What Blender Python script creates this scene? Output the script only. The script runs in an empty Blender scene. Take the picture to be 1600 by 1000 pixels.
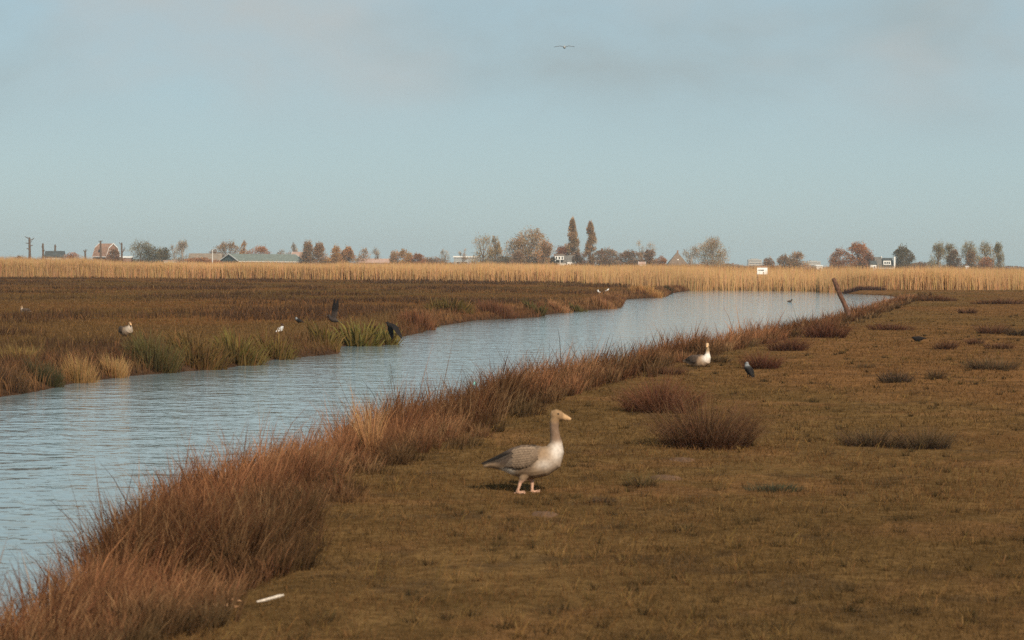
import bpy, math, random
import numpy as np
from mathutils import Vector, Matrix

random.seed(7)
rng = np.random.default_rng(11)
scene = bpy.context.scene
col = scene.collection

# ------------------------------------------------------------------ camera
CAM_H = 2.0
FPX = 3200.0                      # focal length in pixels of a 1600 px wide frame
PITCH = math.atan(86.0 / FPX)
ROLL = math.atan(10.0 / 1600.0)
CF = Vector((0, math.cos(PITCH), -math.sin(PITCH)))
_u0 = Vector((0, math.sin(PITCH), math.cos(PITCH)))
_r0 = Vector((1, 0, 0))
CR = _r0 * math.cos(ROLL) + _u0 * math.sin(ROLL)
CU = -_r0 * math.sin(ROLL) + _u0 * math.cos(ROLL)
cam_d = bpy.data.cameras.new("camera")
cam = bpy.data.objects.new("camera", cam_d)
col.objects.link(cam)
_m = Matrix(((CR.x, CU.x, -CF.x), (CR.y, CU.y, -CF.y), (CR.z, CU.z, -CF.z)))
cam.matrix_world = Matrix.Translation((0, 0, CAM_H)) @ _m.to_4x4()
cam_d.sensor_width = 36.0
cam_d.lens = 72.0
cam_d.clip_start = 0.1
cam_d.clip_end = 20000.0
cam_d.dof.use_dof = True
cam_d.dof.focus_distance = 70.0
cam_d.dof.aperture_fstop = 5.0
scene.camera = cam

# ------------------------------------------------------------------ sky and sun
SUN_EL = math.radians(35)
SUN_AZ = math.radians(158)        # clockwise from +Y (view direction): behind the camera, to the right
SUN_DIR = Vector((math.sin(SUN_AZ) * math.cos(SUN_EL), math.cos(SUN_AZ) * math.cos(SUN_EL), math.sin(SUN_EL)))
world = bpy.data.worlds.new("World")
scene.world = world
world.use_nodes = True
wn, wl = world.node_tree.nodes, world.node_tree.links
wn.clear()
w_out = wn.new("ShaderNodeOutputWorld")
w_bg = wn.new("ShaderNodeBackground")
w_bg.inputs["Strength"].default_value = 0.10
w_sky = wn.new("ShaderNodeTexSky")
w_sky.sky_type = 'NISHITA'
w_sky.sun_disc = False
w_sky.sun_elevation = SUN_EL
w_sky.sun_rotation = SUN_AZ
w_sky.air_density = 1.0
w_sky.dust_density = 0.6
w_sky.ozone_density = 2.0
# thin high cloud over the whole sky, laid out on a flat layer overhead
w_tc = wn.new("ShaderNodeTexCoord")
w_sep = wn.new("ShaderNodeSeparateXYZ")
wl.new(w_tc.outputs["Generated"], w_sep.inputs[0])
def wmath(op, a, b=None, clamp=False):
    n = wn.new("ShaderNodeMath"); n.operation = op; n.use_clamp = clamp
    for i, v in enumerate((a, b)):
        if v is None: continue
        if hasattr(v, "links"): wl.new(v, n.inputs[i])
        else: n.inputs[i].default_value = v
    return n.outputs[0]
w_dir = wn.new("ShaderNodeMapping")
w_dir.inputs["Scale"].default_value = (1.0, 1.0, 1.9)
w_dir.inputs["Location"].default_value = (0.83, 0.0, 0.42)
wl.new(w_tc.outputs["Generated"], w_dir.inputs["Vector"])
w_noise = wn.new("ShaderNodeTexNoise")
w_noise.inputs["Scale"].default_value = 7.0
w_noise.inputs["Detail"].default_value = 5.0
w_noise.inputs["Roughness"].default_value = 0.52
w_noise.inputs["Distortion"].default_value = 0.25
wl.new(w_dir.outputs[0], w_noise.inputs["Vector"])
w_ramp = wn.new("ShaderNodeValToRGB")
w_ramp.color_ramp.elements[0].position = 0.36
w_ramp.color_ramp.elements[0].color = (0, 0, 0, 1)
w_ramp.color_ramp.elements[1].position = 0.64
w_ramp.color_ramp.elements[1].color = (1, 1, 1, 1)
wl.new(w_noise.outputs["Fac"], w_ramp.inputs[0])
# clouds thin out into the haze near the horizon
w_fade = wn.new("ShaderNodeMapRange")
w_fade.inputs["From Min"].default_value = 0.045
w_fade.inputs["From Max"].default_value = 0.105
w_fade.inputs["To Min"].default_value = 0.0
w_fade.inputs["To Max"].default_value = 0.95
w_fade.interpolation_type = 'SMOOTHSTEP'
wl.new(w_sep.outputs[2], w_fade.inputs["Value"])
cloud_fac = wmath('MULTIPLY', w_ramp.outputs[0], w_fade.outputs[0])
w_veil = wn.new("ShaderNodeMixRGB")
w_veil.inputs[0].default_value = 0.80
w_veil.inputs[2].default_value = (3.08, 4.20, 4.62, 1)
wl.new(w_sky.outputs[0], w_veil.inputs[1])
w_cn = wn.new("ShaderNodeTexNoise")
w_cn.inputs["Scale"].default_value = 5.0
w_cn.inputs["Detail"].default_value = 4.0
wl.new(w_dir.outputs[0], w_cn.inputs["Vector"])
w_cc = wn.new("ShaderNodeValToRGB")
w_cc.color_ramp.elements[0].position = 0.43
w_cc.color_ramp.elements[0].color = (3.12, 3.72, 3.86, 1)
w_cc.color_ramp.elements[1].position = 0.57
w_cc.color_ramp.elements[1].color = (4.05, 4.38, 4.42, 1)
wl.new(w_cn.outputs["Fac"], w_cc.inputs[0])
w_mix = wn.new("ShaderNodeMixRGB")
wl.new(cloud_fac, w_mix.inputs[0])
wl.new(w_veil.outputs[0], w_mix.inputs[1])
wl.new(w_cc.outputs[0], w_mix.inputs[2])
wl.new(w_mix.outputs[0], w_bg.inputs["Color"])
wl.new(w_bg.outputs[0], w_out.inputs["Surface"])

sun_d = bpy.data.lights.new("sun", 'SUN')
sun_d.energy = 3.8
sun_d.angle = math.radians(0.6)
sun_d.color = (1.0, 0.86, 0.68)
sun = bpy.data.objects.new("sun", sun_d)
sun.rotation_euler = SUN_DIR.to_track_quat('Z', 'Y').to_euler()
sun.location = (20, -30, 40)
col.objects.link(sun)

scene.view_settings.view_transform = 'Standard'
scene.view_settings.look = 'None'
scene.view_settings.exposure = 0.25
scene.view_settings.gamma = 1.0
scene.render.engine = 'CYCLES'
scene.cycles.max_bounces = 5
scene.cycles.diffuse_bounces = 3
scene.cycles.glossy_bounces = 3
scene.cycles.transparent_max_bounces = 4
scene.cycles.volume_bounces = 1
scene.cycles.use_denoising = False
scene.cycles.sample_clamp_indirect = 6.0

# ------------------------------------------------------------------ helpers
def ray(px, py):
    return CF + CR * ((px - 800.0) / FPX) + CU * ((500.0 - py) / FPX)
def gp(px, py, z=0.0):
    """point of the plane z that is seen at pixel px, py of the photograph"""
    r = ray(px, py)
    t = (z - CAM_H) / r.z
    return Vector((r.x * t, r.y * t, z))
def at(px, py, d):
    """point at depth d along the view axis"""
    r = ray(px, py)
    t = d / r.y
    return Vector((r.x * t, d, CAM_H + r.z * t))

def vnoise(x, y, seed=0.0):
    x = np.asarray(x, float); y = np.asarray(y, float)
    ix, iy = np.floor(x), np.floor(y)
    fx, fy = x - ix, y - iy
    fx = fx * fx * (3 - 2 * fx); fy = fy * fy * (3 - 2 * fy)
    def h(a, b):
        s = np.sin(a * 127.1 + b * 311.7 + seed * 74.7) * 43758.5453
        return s - np.floor(s)
    return (h(ix, iy) * (1 - fx) + h(ix + 1, iy) * fx) * (1 - fy) + (h(ix, iy + 1) * (1 - fx) + h(ix + 1, iy + 1) * fx) * fy
def fbm(x, y, seed=0.0, oct=4):
    s, a, tot = 0.0, 1.0, 0.0
    for k in range(oct):
        s = s + a * vnoise(x * 2 ** k, y * 2 ** k, seed + k * 3.1); tot += a; a *= 0.5
    return s / tot
def sstep(a, b, v):
    t = np.clip((np.asarray(v) - a) / (b - a), 0, 1)
    return t * t * (3 - 2 * t)

def mesh_tris(name, V, T, C=None, smooth=False):
    me = bpy.data.meshes.new(name)
    V = np.asarray(V, np.float32); T = np.asarray(T, np.int32)
    me.vertices.add(len(V)); me.vertices.foreach_set("co", V.ravel())
    me.loops.add(T.size); me.loops.foreach_set("vertex_index", T.ravel())
    me.polygons.add(len(T))
    me.polygons.foreach_set("loop_start", np.arange(0, T.size, 3, dtype=np.int32))
    if smooth: me.polygons.foreach_set("use_smooth", np.ones(len(T), bool))
    me.update(calc_edges=True)
    if C is not None:
        a = me.color_attributes.new("Col", 'FLOAT_COLOR', 'POINT')
        rgba = np.ones((len(V), 4), np.float32); rgba[:, :3] = C
        a.data.foreach_set("color", rgba.ravel())
    return me
def link(name, me, mat, parent=None, loc=None):
    o = bpy.data.objects.new(name, me)
    if mat is not None and me is not None and not me.materials: me.materials.append(mat)
    if parent is not None: o.parent = parent
    if loc is not None: o.location = loc
    col.objects.link(o)
    return o
def tag(o, label=None, cat=None, group=None, kind=None):
    if label: o["label"] = label
    if cat: o["category"] = cat
    if group: o["group"] = group
    if kind: o["kind"] = kind
    return o
def empty(name, loc, rz=0.0):
    o = bpy.data.objects.new(name, None)
    o.location = loc; o.rotation_euler = (0, 0, rz); o.empty_display_size = 0.2
    col.objects.link(o)
    return o

class MB:
    """collects boxes, polygons and tubes into one mesh"""
    def __init__(s): s.v = []; s.f = []
    def poly(s, pts):
        n = len(s.v); s.v += [tuple(p) for p in pts]; s.f.append(tuple(range(n, n + len(pts))))
    def box(s, x0, x1, y0, y1, z0, z1):
        n = len(s.v)
        s.v += [(x0, y0, z0), (x1, y0, z0), (x1, y1, z0), (x0, y1, z0), (x0, y0, z1), (x1, y0, z1), (x1, y1, z1), (x0, y1, z1)]
        s.f += [tuple(n + i for i in q) for q in ((3, 2, 1, 0), (4, 5, 6, 7), (0, 1, 5, 4), (1, 2, 6, 5), (2, 3, 7, 6), (3, 0, 4, 7))]
    def slab(s, quad, th):
        """a quad thickened along its normal"""
        p = [Vector(q) for q in quad]
        nrm = (p[1] - p[0]).cross(p[-1] - p[0]).normalized() * th
        n = len(s.v); k = len(p)
        s.v += [tuple(q) for q in p] + [tuple(q + nrm) for q in p]
        s.f.append(tuple(n + i for i in reversed(range(k)))); s.f.append(tuple(n + k + i for i in range(k)))
        for i in range(k):
            j = (i + 1) % k
            s.f.append((n + i, n + j, n + k + j, n + k + i))
    def tube(s, pts, radii, sides=6, cap=True):
        pts = [Vector(p) for p in pts]; n0 = len(s.v)
        for i, p in enumerate(pts):
            t = (pts[min(i + 1, len(pts) - 1)] - pts[max(i - 1, 0)]).normalized()
            a = t.cross(Vector((0, 1, 0.02))); 
            if a.length < 0.1: a = t.cross(Vector((1, 0, 0)))
            a.normalize(); b = t.cross(a)
            for k in range(sides):
                th = 2 * math.pi * k / sides
                s.v.append(tuple(p + (a * math.cos(th) + b * math.sin(th)) * radii[i]))
        for i in range(len(pts) - 1):
            for k in range(sides):
                k2 = (k + 1) % sides
                s.f.append((n0 + i * sides + k, n0 + (i + 1) * sides + k, n0 + (i + 1) * sides + k2, n0 + i * sides + k2))
        if cap:
            s.f.append(tuple(n0 + k for k in range(sides)))
            s.f.append(tuple(n0 + (len(pts) - 1) * sides + k for k in reversed(range(sides))))
    def build(s, name, mat, parent=None, smooth=False):
        me = bpy.data.meshes.new(name); me.from_pydata(s.v, [], s.f); me.update()
        if smooth:
            for p in me.polygons: p.use_smooth = True
        return link(name, me, mat, parent)

# ------------------------------------------------------------------ materials
def new_mat(name):
    m = bpy.data.materials.new(name); m.use_nodes = True
    nt = m.node_tree; nt.nodes.clear()
    out = nt.nodes.new("ShaderNodeOutputMaterial")
    return m, nt.nodes, nt.links, out
def plain(name, c, rough=0.8, var=0.25, scale=3.0, spec=0.2, bump=0.0):
    m, N, L, out = new_mat(name)
    b = N.new("ShaderNodeBsdfPrincipled"); b.inputs["Roughness"].default_value = rough
    b.inputs["Specular IOR Level"].default_value = spec
    tc = N.new("ShaderNodeTexCoord")
    nz = N.new("ShaderNodeTexNoise"); nz.inputs["Scale"].default_value = scale; nz.inputs["Detail"].default_value = 5
    L.new(tc.outputs["Object"], nz.inputs["Vector"])
    rp = N.new("ShaderNodeValToRGB")
    rp.color_ramp.elements[0].position = 0.3; rp.color_ramp.elements[1].position = 0.7
    rp.color_ramp.elements[0].color = tuple(v * (1 - var) for v in c) + (1,)
    rp.color_ramp.elements[1].color = tuple(min(1, v * (1 + var)) for v in c) + (1,)
    L.new(nz.outputs["Fac"], rp.inputs[0]); L.new(rp.outputs[0], b.inputs["Base Color"])
    if bump:
        bp = N.new("ShaderNodeBump"); bp.inputs["Strength"].default_value = bump; bp.inputs["Distance"].default_value = 0.02
        L.new(nz.outputs["Fac"], bp.inputs["Height"]); L.new(bp.outputs[0], b.inputs["Normal"])
    L.new(b.outputs[0], out.inputs["Surface"])
    return m
def leafy(name, trans=0.25):
    """thin plant matter coloured by the 'Col' attribute"""
    m, N, L, out = new_mat(name)
    at_ = N.new("ShaderNodeAttribute"); at_.attribute_name = "Col"
    d = N.new("ShaderNodeBsdfDiffuse"); t = N.new("ShaderNodeBsdfTranslucent")
    mx = N.new("ShaderNodeMixShader"); mx.inputs[0].default_value = trans
    L.new(at_.outputs["Color"], d.inputs["Color"]); L.new(at_.outputs["Color"], t.inputs["Color"])
    L.new(d.outputs[0], mx.inputs[1]); L.new(t.outputs[0], mx.inputs[2]); L.new(mx.outputs[0], out.inputs["Surface"])
    return m
def feather(name):
    m, N, L, out = new_mat(name)
    at_ = N.new("ShaderNodeAttribute"); at_.attribute_name = "Col"
    b = N.new("ShaderNodeBsdfPrincipled"); b.inputs["Roughness"].default_value = 0.75
    b.inputs["Specular IOR Level"].default_value = 0.05
    tc = N.new("ShaderNodeTexCoord")
    nz = N.new("ShaderNodeTexNoise"); nz.inputs["Scale"].default_value = 38; nz.inputs["Detail"].default_value = 3
    L.new(tc.outputs["Object"], nz.inputs["Vector"])
    mr = N.new("ShaderNodeMapRange"); mr.inputs["From Min"].default_value = 0.3; mr.inputs["From Max"].default_value = 0.7
    mr.inputs["To Min"].default_value = 0.8; mr.inputs["To Max"].default_value = 1.15
    L.new(nz.outputs["Fac"], mr.inputs["Value"])
    mu = N.new("ShaderNodeVectorMath"); mu.operation = 'SCALE'
    L.new(at_.outputs["Color"], mu.inputs[0]); L.new(mr.outputs[0], mu.inputs["Scale"])
    L.new(mu.outputs[0], b.inputs["Base Color"])
    bp = N.new("ShaderNodeBump"); bp.inputs["Strength"].default_value = 0.25; bp.inputs["Distance"].default_value = 0.006
    L.new(nz.outputs["Fac"], bp.inputs["Height"]); L.new(bp.outputs[0], b.inputs["Normal"])
    L.new(b.outputs[0], out.inputs["Surface"])
    return m

M = {
    'blade': leafy("blade"),
    'twig': leafy("twig", 0.12),
    'feather': feather("feather"),
    'bark': plain("bark", (0.13, 0.085, 0.06), 0.9, 0.35, 6),
    'pale_bark': plain("pale_bark", (0.36, 0.30, 0.25), 0.9, 0.25, 6),
    'old_wood': plain("old_wood", (0.125, 0.062, 0.040), 0.85, 0.45, 9, 0.2, 0.6),
    'white': plain("white_paint", (0.80, 0.78, 0.74), 0.6, 0.05, 1.5),
    'red_tile': plain("red_tile", (0.33, 0.19, 0.13), 0.85, 0.22, 1.2),
    'pink_tile': plain("pink_tile", (0.44, 0.29, 0.23), 0.85, 0.15, 1.2),
    'brown_tile': plain("brown_tile", (0.20, 0.14, 0.10), 0.85, 0.25, 1.2),
    'grey_tile': plain("grey_tile", (0.15, 0.135, 0.12), 0.8, 0.25, 1.2),
    'dark_tile': plain("dark_tile", (0.065, 0.07, 0.07), 0.8, 0.25, 1.2),
    'brick': plain("brick", (0.28, 0.16, 0.11), 0.9, 0.2, 2),
    'green_board': plain("green_board", (0.075, 0.10, 0.095), 0.8, 0.2, 2),
    'sheet_roof': plain("sheet_roof", (0.17, 0.19, 0.165), 0.7, 0.2, 0.9),
    'tan_roof': plain("tan_roof", (0.25, 0.19, 0.14), 0.8, 0.2, 0.8),
    'pale_wall': plain("pale_wall", (0.50, 0.44, 0.38), 0.8, 0.1, 1),
    'concrete': plain("concrete", (0.33, 0.34, 0.34), 0.8, 0.12, 0.4),
    'glass': plain("dark_glass", (0.035, 0.04, 0.045), 0.15, 0.2, 1, 0.5),
    'sign_white': plain("sign_white", (0.86, 0.85, 0.83), 0.5, 0.03, 3),
    'sign_grey': plain("sign_grey", (0.12, 0.13, 0.12), 0.6, 0.1, 8),
    'sign_wood': plain("sign_wood", (0.36, 0.22, 0.14), 0.8, 0.2, 6),
    'eye': plain("eye", (0.01, 0.008, 0.006), 0.2, 0.1, 5, 0.5),
    'stick': plain("bleached_stick", (0.62, 0.53, 0.44), 0.8, 0.35, 60, 0.2, 0.3),
    'dry_leaf': plain("dry_leaf", (0.50, 0.27, 0.14), 0.8, 0.3, 50),
    'soil': plain("soil", (0.140, 0.078, 0.044), 0.95, 0.3, 14, 0.1, 1.0),
    'turquoise': plain("turquoise_plastic", (0.25, 0.62, 0.56), 0.4, 0.1, 20),
}

# ------------------------------------------------------------------ canal outline (world metres)
WZ = -0.30
def smooth_line(P, n=3):
    P = np.array([(p.x, p.y) for p in P])
    for _ in range(n):
        Q = np.empty((2 * len(P) - 2, 2)); Q[0::2] = 0.75 * P[:-1] + 0.25 * P[1:]; Q[1::2] = 0.25 * P[:-1] + 0.75 * P[1:]
        P = np.vstack([P[:1], Q, P[-1:]])
    return P
# meadow side foot of the rush belt on the near bank, running away from the camera
foot_px = [(-700, 1500), (-250, 1180), (190, 1000), (395, 932), (468, 880), (512, 790), (575, 735), (735, 692), (815, 642),
           (980, 598), (1100, 556), (1230, 534), (1310, 511), (1380, 490), (1420, 473), (1450, 462)]
FOOT = smooth_line([gp(a, b) for a, b in foot_px], 2)
def offset_left(L, w):
    t = np.gradient(L, axis=0); t /= np.linalg.norm(t, axis=1)[:, None]
    n = np.stack([-t[:, 1], t[:, 0]], 1)
    return L + n * np.asarray(w)[:, None]
NEARB = offset_left(FOOT, np.interp(FOOT[:, 1], [10, 13, 17, 60, 120], [1.15, 1.25, 1.6, 1.5, 1.2]))
left_px = [(-330, 672), (0, 621), (60, 612), (112, 600), (200, 588), (350, 576), (430, 562), (531, 553), (533, 541), (602, 540), (626, 527),
           (664, 519), (672, 512), (742, 501), (842, 496), (852, 492), (900, 487), (972, 481), (979, 468), (1042, 464), (1052, 458), (1084, 453.5)]
LEFTB = np.array([(p.x, p.y) for p in (gp(a, b, WZ) for a, b in left_px)])
far_px = [(1180, 454), (1295, 455.5), (1325, 459.5), (1384, 462)]
FARB = np.array([(p.x, p.y) for p in (gp(a, b, WZ) for a, b in far_px)])
NEARB = NEARB[NEARB[:, 1] < FARB[-1, 1] - 4]
p0 = NEARB[0]
CANAL = np.vstack([[(-60, -30)], [(p0[0] - 14, p0[1] - 12)], NEARB, FARB[::-1], LEFTB[::-1], [(-60, 14)]])

def canal_sd(x, y):
    """signed distance to the canal outline, negative inside"""
    x = np.asarray(x, float); y = np.asarray(y, float)
    d = np.full(x.shape, 1e9); inside = np.zeros(x.shape, bool)
    n = len(CANAL)
    for i in range(n):
        ax, ay = CANAL[i]; bx, by = CANAL[(i + 1) % n]
        ex, ey = bx - ax, by - ay
        t = np.clip(((x - ax) * ex + (y - ay) * ey) / (ex * ex + ey * ey + 1e-9), 0, 1)
        d = np.minimum(d, np.hypot(x - ax - t * ex, y - ay - t * ey))
        c = (ay > y) != (by > y)
        with np.errstate(divide='ignore', invalid='ignore'):
            xi = (bx - ax) * (y - ay) / (by - ay) + ax
        inside ^= c & (x < xi)
    return np.where(inside, -d, d)
_FX = np.interp(np.linspace(0, 1, 400), np.linspace(0, 1, len(FOOT)), FOOT[:, 0])
_FY = np.interp(np.linspace(0, 1, 400), np.linspace(0, 1, len(FOOT)), FOOT[:, 1])
def near_side(x, y):
    """1 on the meadow of the near bank, 0 across the water"""
    fx = np.interp(y, _FY, _FX, left=_FX[0] - 5, right=1e3)
    return np.where((y > _FY[-1]), (x > 20).astype(float), (np.asarray(x) > fx - 4.0).astype(float))
def micro(x, y):
    return 0.05 * (fbm(x * 0.22, y * 0.22, 2.0, 3) - 0.5) + 0.05 * (fbm(x * 1.3, y * 1.3, 5.0, 3) - 0.5)
def ground_z(x, y, sd=None):
    if sd is None: sd = canal_sd(x, y)
    m = micro(x, y) * sstep(0.1, 1.2, sd) * (1 - sstep(150, 400, np.asarray(y, float)))
    wdt = 0.75 + 0.75 * near_side(x, y)              # the near bank slopes more gently
    up = WZ + (0.0 - WZ) * sstep(-0.02, wdt, sd) + m
    return np.where(sd > 0, up, WZ - np.minimum(0.7, -sd * 0.9))

# ------------------------------------------------------------------ ground
def build_ground():
    ys = [-40, -20, -8, 0, 3, 5]
    y = 6.0
    while y < 330: ys.append(y); y *= 1.0075
    while y < 9000: ys.append(y); y *= 1.12
    ys = np.array(ys)
    v = np.linspace(-1, 1, 521)
    u = 0.42 * v + 0.58 * v ** 3
    W = 16 + 0.62 * np.maximum(ys, 0)
    X = u[None, :] * W[:, None]; Y = np.repeat(ys[:, None], len(u), 1)
    x, yy = X.ravel(), Y.ravel()
    sd = canal_sd(x, yy)
    z = ground_z(x, yy, sd)
    ns = near_side(x, yy)
    # vegetation tint: olive turf on the near meadow, redder sward across the water, bare mud below the water line
    n1 = fbm(x * 0.35, yy * 0.35, 1.0, 4); n2 = fbm(x * 0.09, yy * 0.05, 8.0, 4)
    near = np.array((0.138, 0.070, 0.029))[None, :] * (0.75 + 0.5 * n1)[:, None]
    olive = np.array((0.112, 0.066, 0.027))[None, :] * (0.8 + 0.4 * n1)[:, None]
    w = sstep(0.42, 0.62, n2)[:, None]
    near = near * (1 - w) + olive * w
    n3 = fbm(x * 2.6, yy * 2.6, 12.0, 3); n4 = fbm(x * 1.1, yy * 1.1, 15.0, 3)
    dark_spot = (sstep(0.60, 0.74, n3) * 0.55)[:, None]; strawy = (sstep(0.58, 0.72, n4) * 0.5)[:, None]  # dark spots and straw patches, both scattered by noise
    near = near * (1 - dark_spot) + np.array((0.052, 0.034, 0.020))[None] * dark_spot
    near = near * (1 - strawy) + np.array((0.165, 0.083, 0.036))[None] * strawy
    far = np.array((0.112, 0.052, 0.021))[None, :] * (0.7 + 0.6 * n1)[:, None]
    far2 = np.array((0.082, 0.046, 0.020))[None, :]
    far = far * (1 - w) + far2 * w
    C = near * ns[:, None] + far * (1 - ns)[:, None]
    mud = np.array((0.055, 0.032, 0.02))[None, :]
    k = sstep(0.55, 0.1, sd)[:, None] if False else (1 - sstep(0.15, 0.6, sd))[:, None]
    C = C * (1 - k) + mud * k
    R, Cn = X.shape
    i = (np.arange(R - 1)[:, None] * Cn + np.arange(Cn - 1)[None, :]).ravel()
    T = np.vstack([np.stack([i, i + 1, i + Cn + 1], 1), np.stack([i, i + Cn + 1, i + Cn], 1)])
    me = mesh_tris("ground", np.stack([x, yy, z], 1), T, C, smooth=True)
    m, N, L, out = new_mat("turf")
    a = N.new("ShaderNodeAttribute"); a.attribute_name = "Col"
    b = N.new("ShaderNodeBsdfDiffuse"); b.inputs["Roughness"].default_value = 0.6
    g = N.new("ShaderNodeNewGeometry")
    n1_ = N.new("ShaderNodeTexNoise"); n1_.inputs["Scale"].default_value = 9.0; n1_.inputs["Detail"].default_value = 8; n1_.inputs["Roughness"].default_value = 0.7
    n2_ = N.new("ShaderNodeTexNoise"); n2_.inputs["Scale"].default_value = 1.6; n2_.inputs["Detail"].default_value = 5
    L.new(g.outputs["Position"], n1_.inputs["Vector"]); L.new(g.outputs["Position"], n2_.inputs["Vector"])
    r1 = N.new("ShaderNodeMapRange"); r1.inputs["From Min"].default_value = 0.3; r1.inputs["From Max"].default_value = 0.7; r1.inputs["To Min"].default_value = 0.45; r1.inputs["To Max"].default_value = 1.5
    r2 = N.new("ShaderNodeMapRange"); r2.inputs["From Min"].default_value = 0.3; r2.inputs["From Max"].default_value = 0.7; r2.inputs["To Min"].default_value = 0.75; r2.inputs["To Max"].default_value = 1.25
    L.new(n1_.outputs["Fac"], r1.inputs["Value"]); L.new(n2_.outputs["Fac"], r2.inputs["Value"])
    mm = N.new("ShaderNodeMath"); mm.operation = 'MULTIPLY'; L.new(r1.outputs[0], mm.inputs[0]); L.new(r2.outputs[0], mm.inputs[1])
    vs = N.new("ShaderNodeVectorMath"); vs.operation = 'SCALE'; L.new(a.outputs["Color"], vs.inputs[0]); L.new(mm.outputs[0], vs.inputs["Scale"])
    bp = N.new("ShaderNodeBump"); bp.inputs["Strength"].default_value = 0.8; bp.inputs["Distance"].default_value = 0.05
    L.new(n1_.outputs["Fac"], bp.inputs["Height"]); L.new(bp.outputs[0], b.inputs["Normal"])
    L.new(vs.outputs[0], b.inputs["Color"]); L.new(b.outputs[0], out.inputs["Surface"])
    o = link("ground", me, m)
    tag(o, "flat brown and olive meadow ground either side of the canal", "ground", kind="structure")
build_ground()

# ------------------------------------------------------------------ water
def build_water():
    mb = MB(); mb.poly([(-75, -34, WZ), (60, -34, WZ), (60, 240, WZ), (-75, 240, WZ)])
    m, N, L, out = new_mat("canal_water")
    b = N.new("ShaderNodeBsdfPrincipled")
    b.inputs["Base Color"].default_value = (0.200, 0.268, 0.290, 1)
    b.inputs["Roughness"].default_value = 0.06; b.inputs["IOR"].default_value = 1.5
    g = N.new("ShaderNodeNewGeometry")
    mp = N.new("ShaderNodeMapping"); mp.inputs["Rotation"].default_value = (0, 0, 0.25); mp.inputs["Scale"].default_value = (0.8, 1.2, 1)
    L.new(g.outputs["Position"], mp.inputs["Vector"])
    acc = None
    for sc, wgt, det, dist in ((1.1, 0.55, 2, 0.4), (3.2, 0.34, 2, 0.3), (9.0, 0.06, 1, 0.2)):
        nz = N.new("ShaderNodeTexNoise"); nz.inputs["Scale"].default_value = sc; nz.inputs["Detail"].default_value = det; nz.inputs["Distortion"].default_value = dist
        L.new(mp.outputs[0], nz.inputs["Vector"])
        mu = N.new("ShaderNodeMath"); mu.operation = 'MULTIPLY'; mu.inputs[1].default_value = wgt; L.new(nz.outputs["Fac"], mu.inputs[0])
        if acc is None: acc = mu.outputs[0]
        else:
            ad = N.new("ShaderNodeMath"); ad.operation = 'ADD'; L.new(acc, ad.inputs[0]); L.new(mu.outputs[0], ad.inputs[1]); acc = ad.outputs[0]
    bp = N.new("ShaderNodeBump"); bp.inputs["Strength"].default_value = 1.0; bp.inputs["Distance"].default_value = 0.072
    L.new(acc, bp.inputs["Height"]); L.new(bp.outputs[0], b.inputs["Normal"])
    L.new(b.outputs[0], out.inputs["Surface"])
    tag(mb.build("water", m), "wind-rippled pale blue canal running across the meadow", "water", kind="structure")
build_water()

# ------------------------------------------------------------------ blades of grass, rush and reed
def blades(P, h, w, yaw, ldir, lean, curve, c0, c1, seg=2, taper=0.7, cmid=None):
    """ribbons that grow from P; returns vertices, triangles, colours"""
    P = np.asarray(P, float); n = len(P)
    h = np.broadcast_to(h, (n,)); w = np.broadcast_to(w, (n,)); lean = np.broadcast_to(lean, (n,)); curve = np.broadcast_to(curve, (n,))
    wd = np.stack([np.cos(yaw), np.sin(yaw), np.zeros(n)], 1)
    ld = np.stack([np.cos(ldir), np.sin(ldir), np.zeros(n)], 1)
    V = np.empty((n, 2 * seg + 1, 3)); C = np.empty((n, 2 * seg + 1, 3))
    for k in range(seg + 1):
        t = k / seg
        out = (lean * t + curve * t * t)
        zz = t * np.sqrt(np.maximum(0.08, 1 - np.minimum(out, 0.95) ** 2))
        p = P + ld * (out * h)[:, None] + np.array((0, 0, 1.0)) * (zz * h)[:, None]
        c = c0 * (1 - t) + c1 * t
        if k < seg:
            hw = (0.5 * w * (1 - t) ** taper)[:, None]
            V[:, 2 * k] = p - wd * hw; V[:, 2 * k + 1] = p + wd * hw
            C[:, 2 * k] = c; C[:, 2 * k + 1] = c
        else:
            V[:, 2 * k] = p; C[:, 2 * k] = c
    m = 2 * seg + 1
    T = []
    for k in range(seg - 1):
        a = 2 * k; T += [(a, a + 1, a + 3), (a, a + 3, a + 2)]
    a = 2 * (seg - 1); T.append((a, a + 1, a + 2))
    T = np.array(T)[None] + (np.arange(n) * m)[:, None, None]
    return V.reshape(-1, 3), T.reshape(-1, 3), C.reshape(-1, 3)
class BL:
    def __init__(s): s.V = []; s.T = []; s.C = []; s.n = 0
    def add(s, vtc):
        V, T, C = vtc; s.V.append(V); s.T.append(T + s.n); s.C.append(C); s.n += len(V)
    def mesh(s, name): return mesh_tris(name, np.vstack(s.V), np.vstack(s.T), np.vstack(s.C))
def U(a, b, n): return rng.uniform(a, b, n)
def cvar(c, n, v=0.25, hue=0.08):
    c = np.asarray(c, float)[None, :] * U(1 - v, 1 + v, n)[:, None]
    return c * (1 + rng.normal(0, hue, (n, 3)))

def fan(n, d0, d1, ang=0.33):
    d = d0 * (d1 / d0) ** rng.random(n); a = U(-ang, ang, n)
    return d * np.tan(a), d

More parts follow.
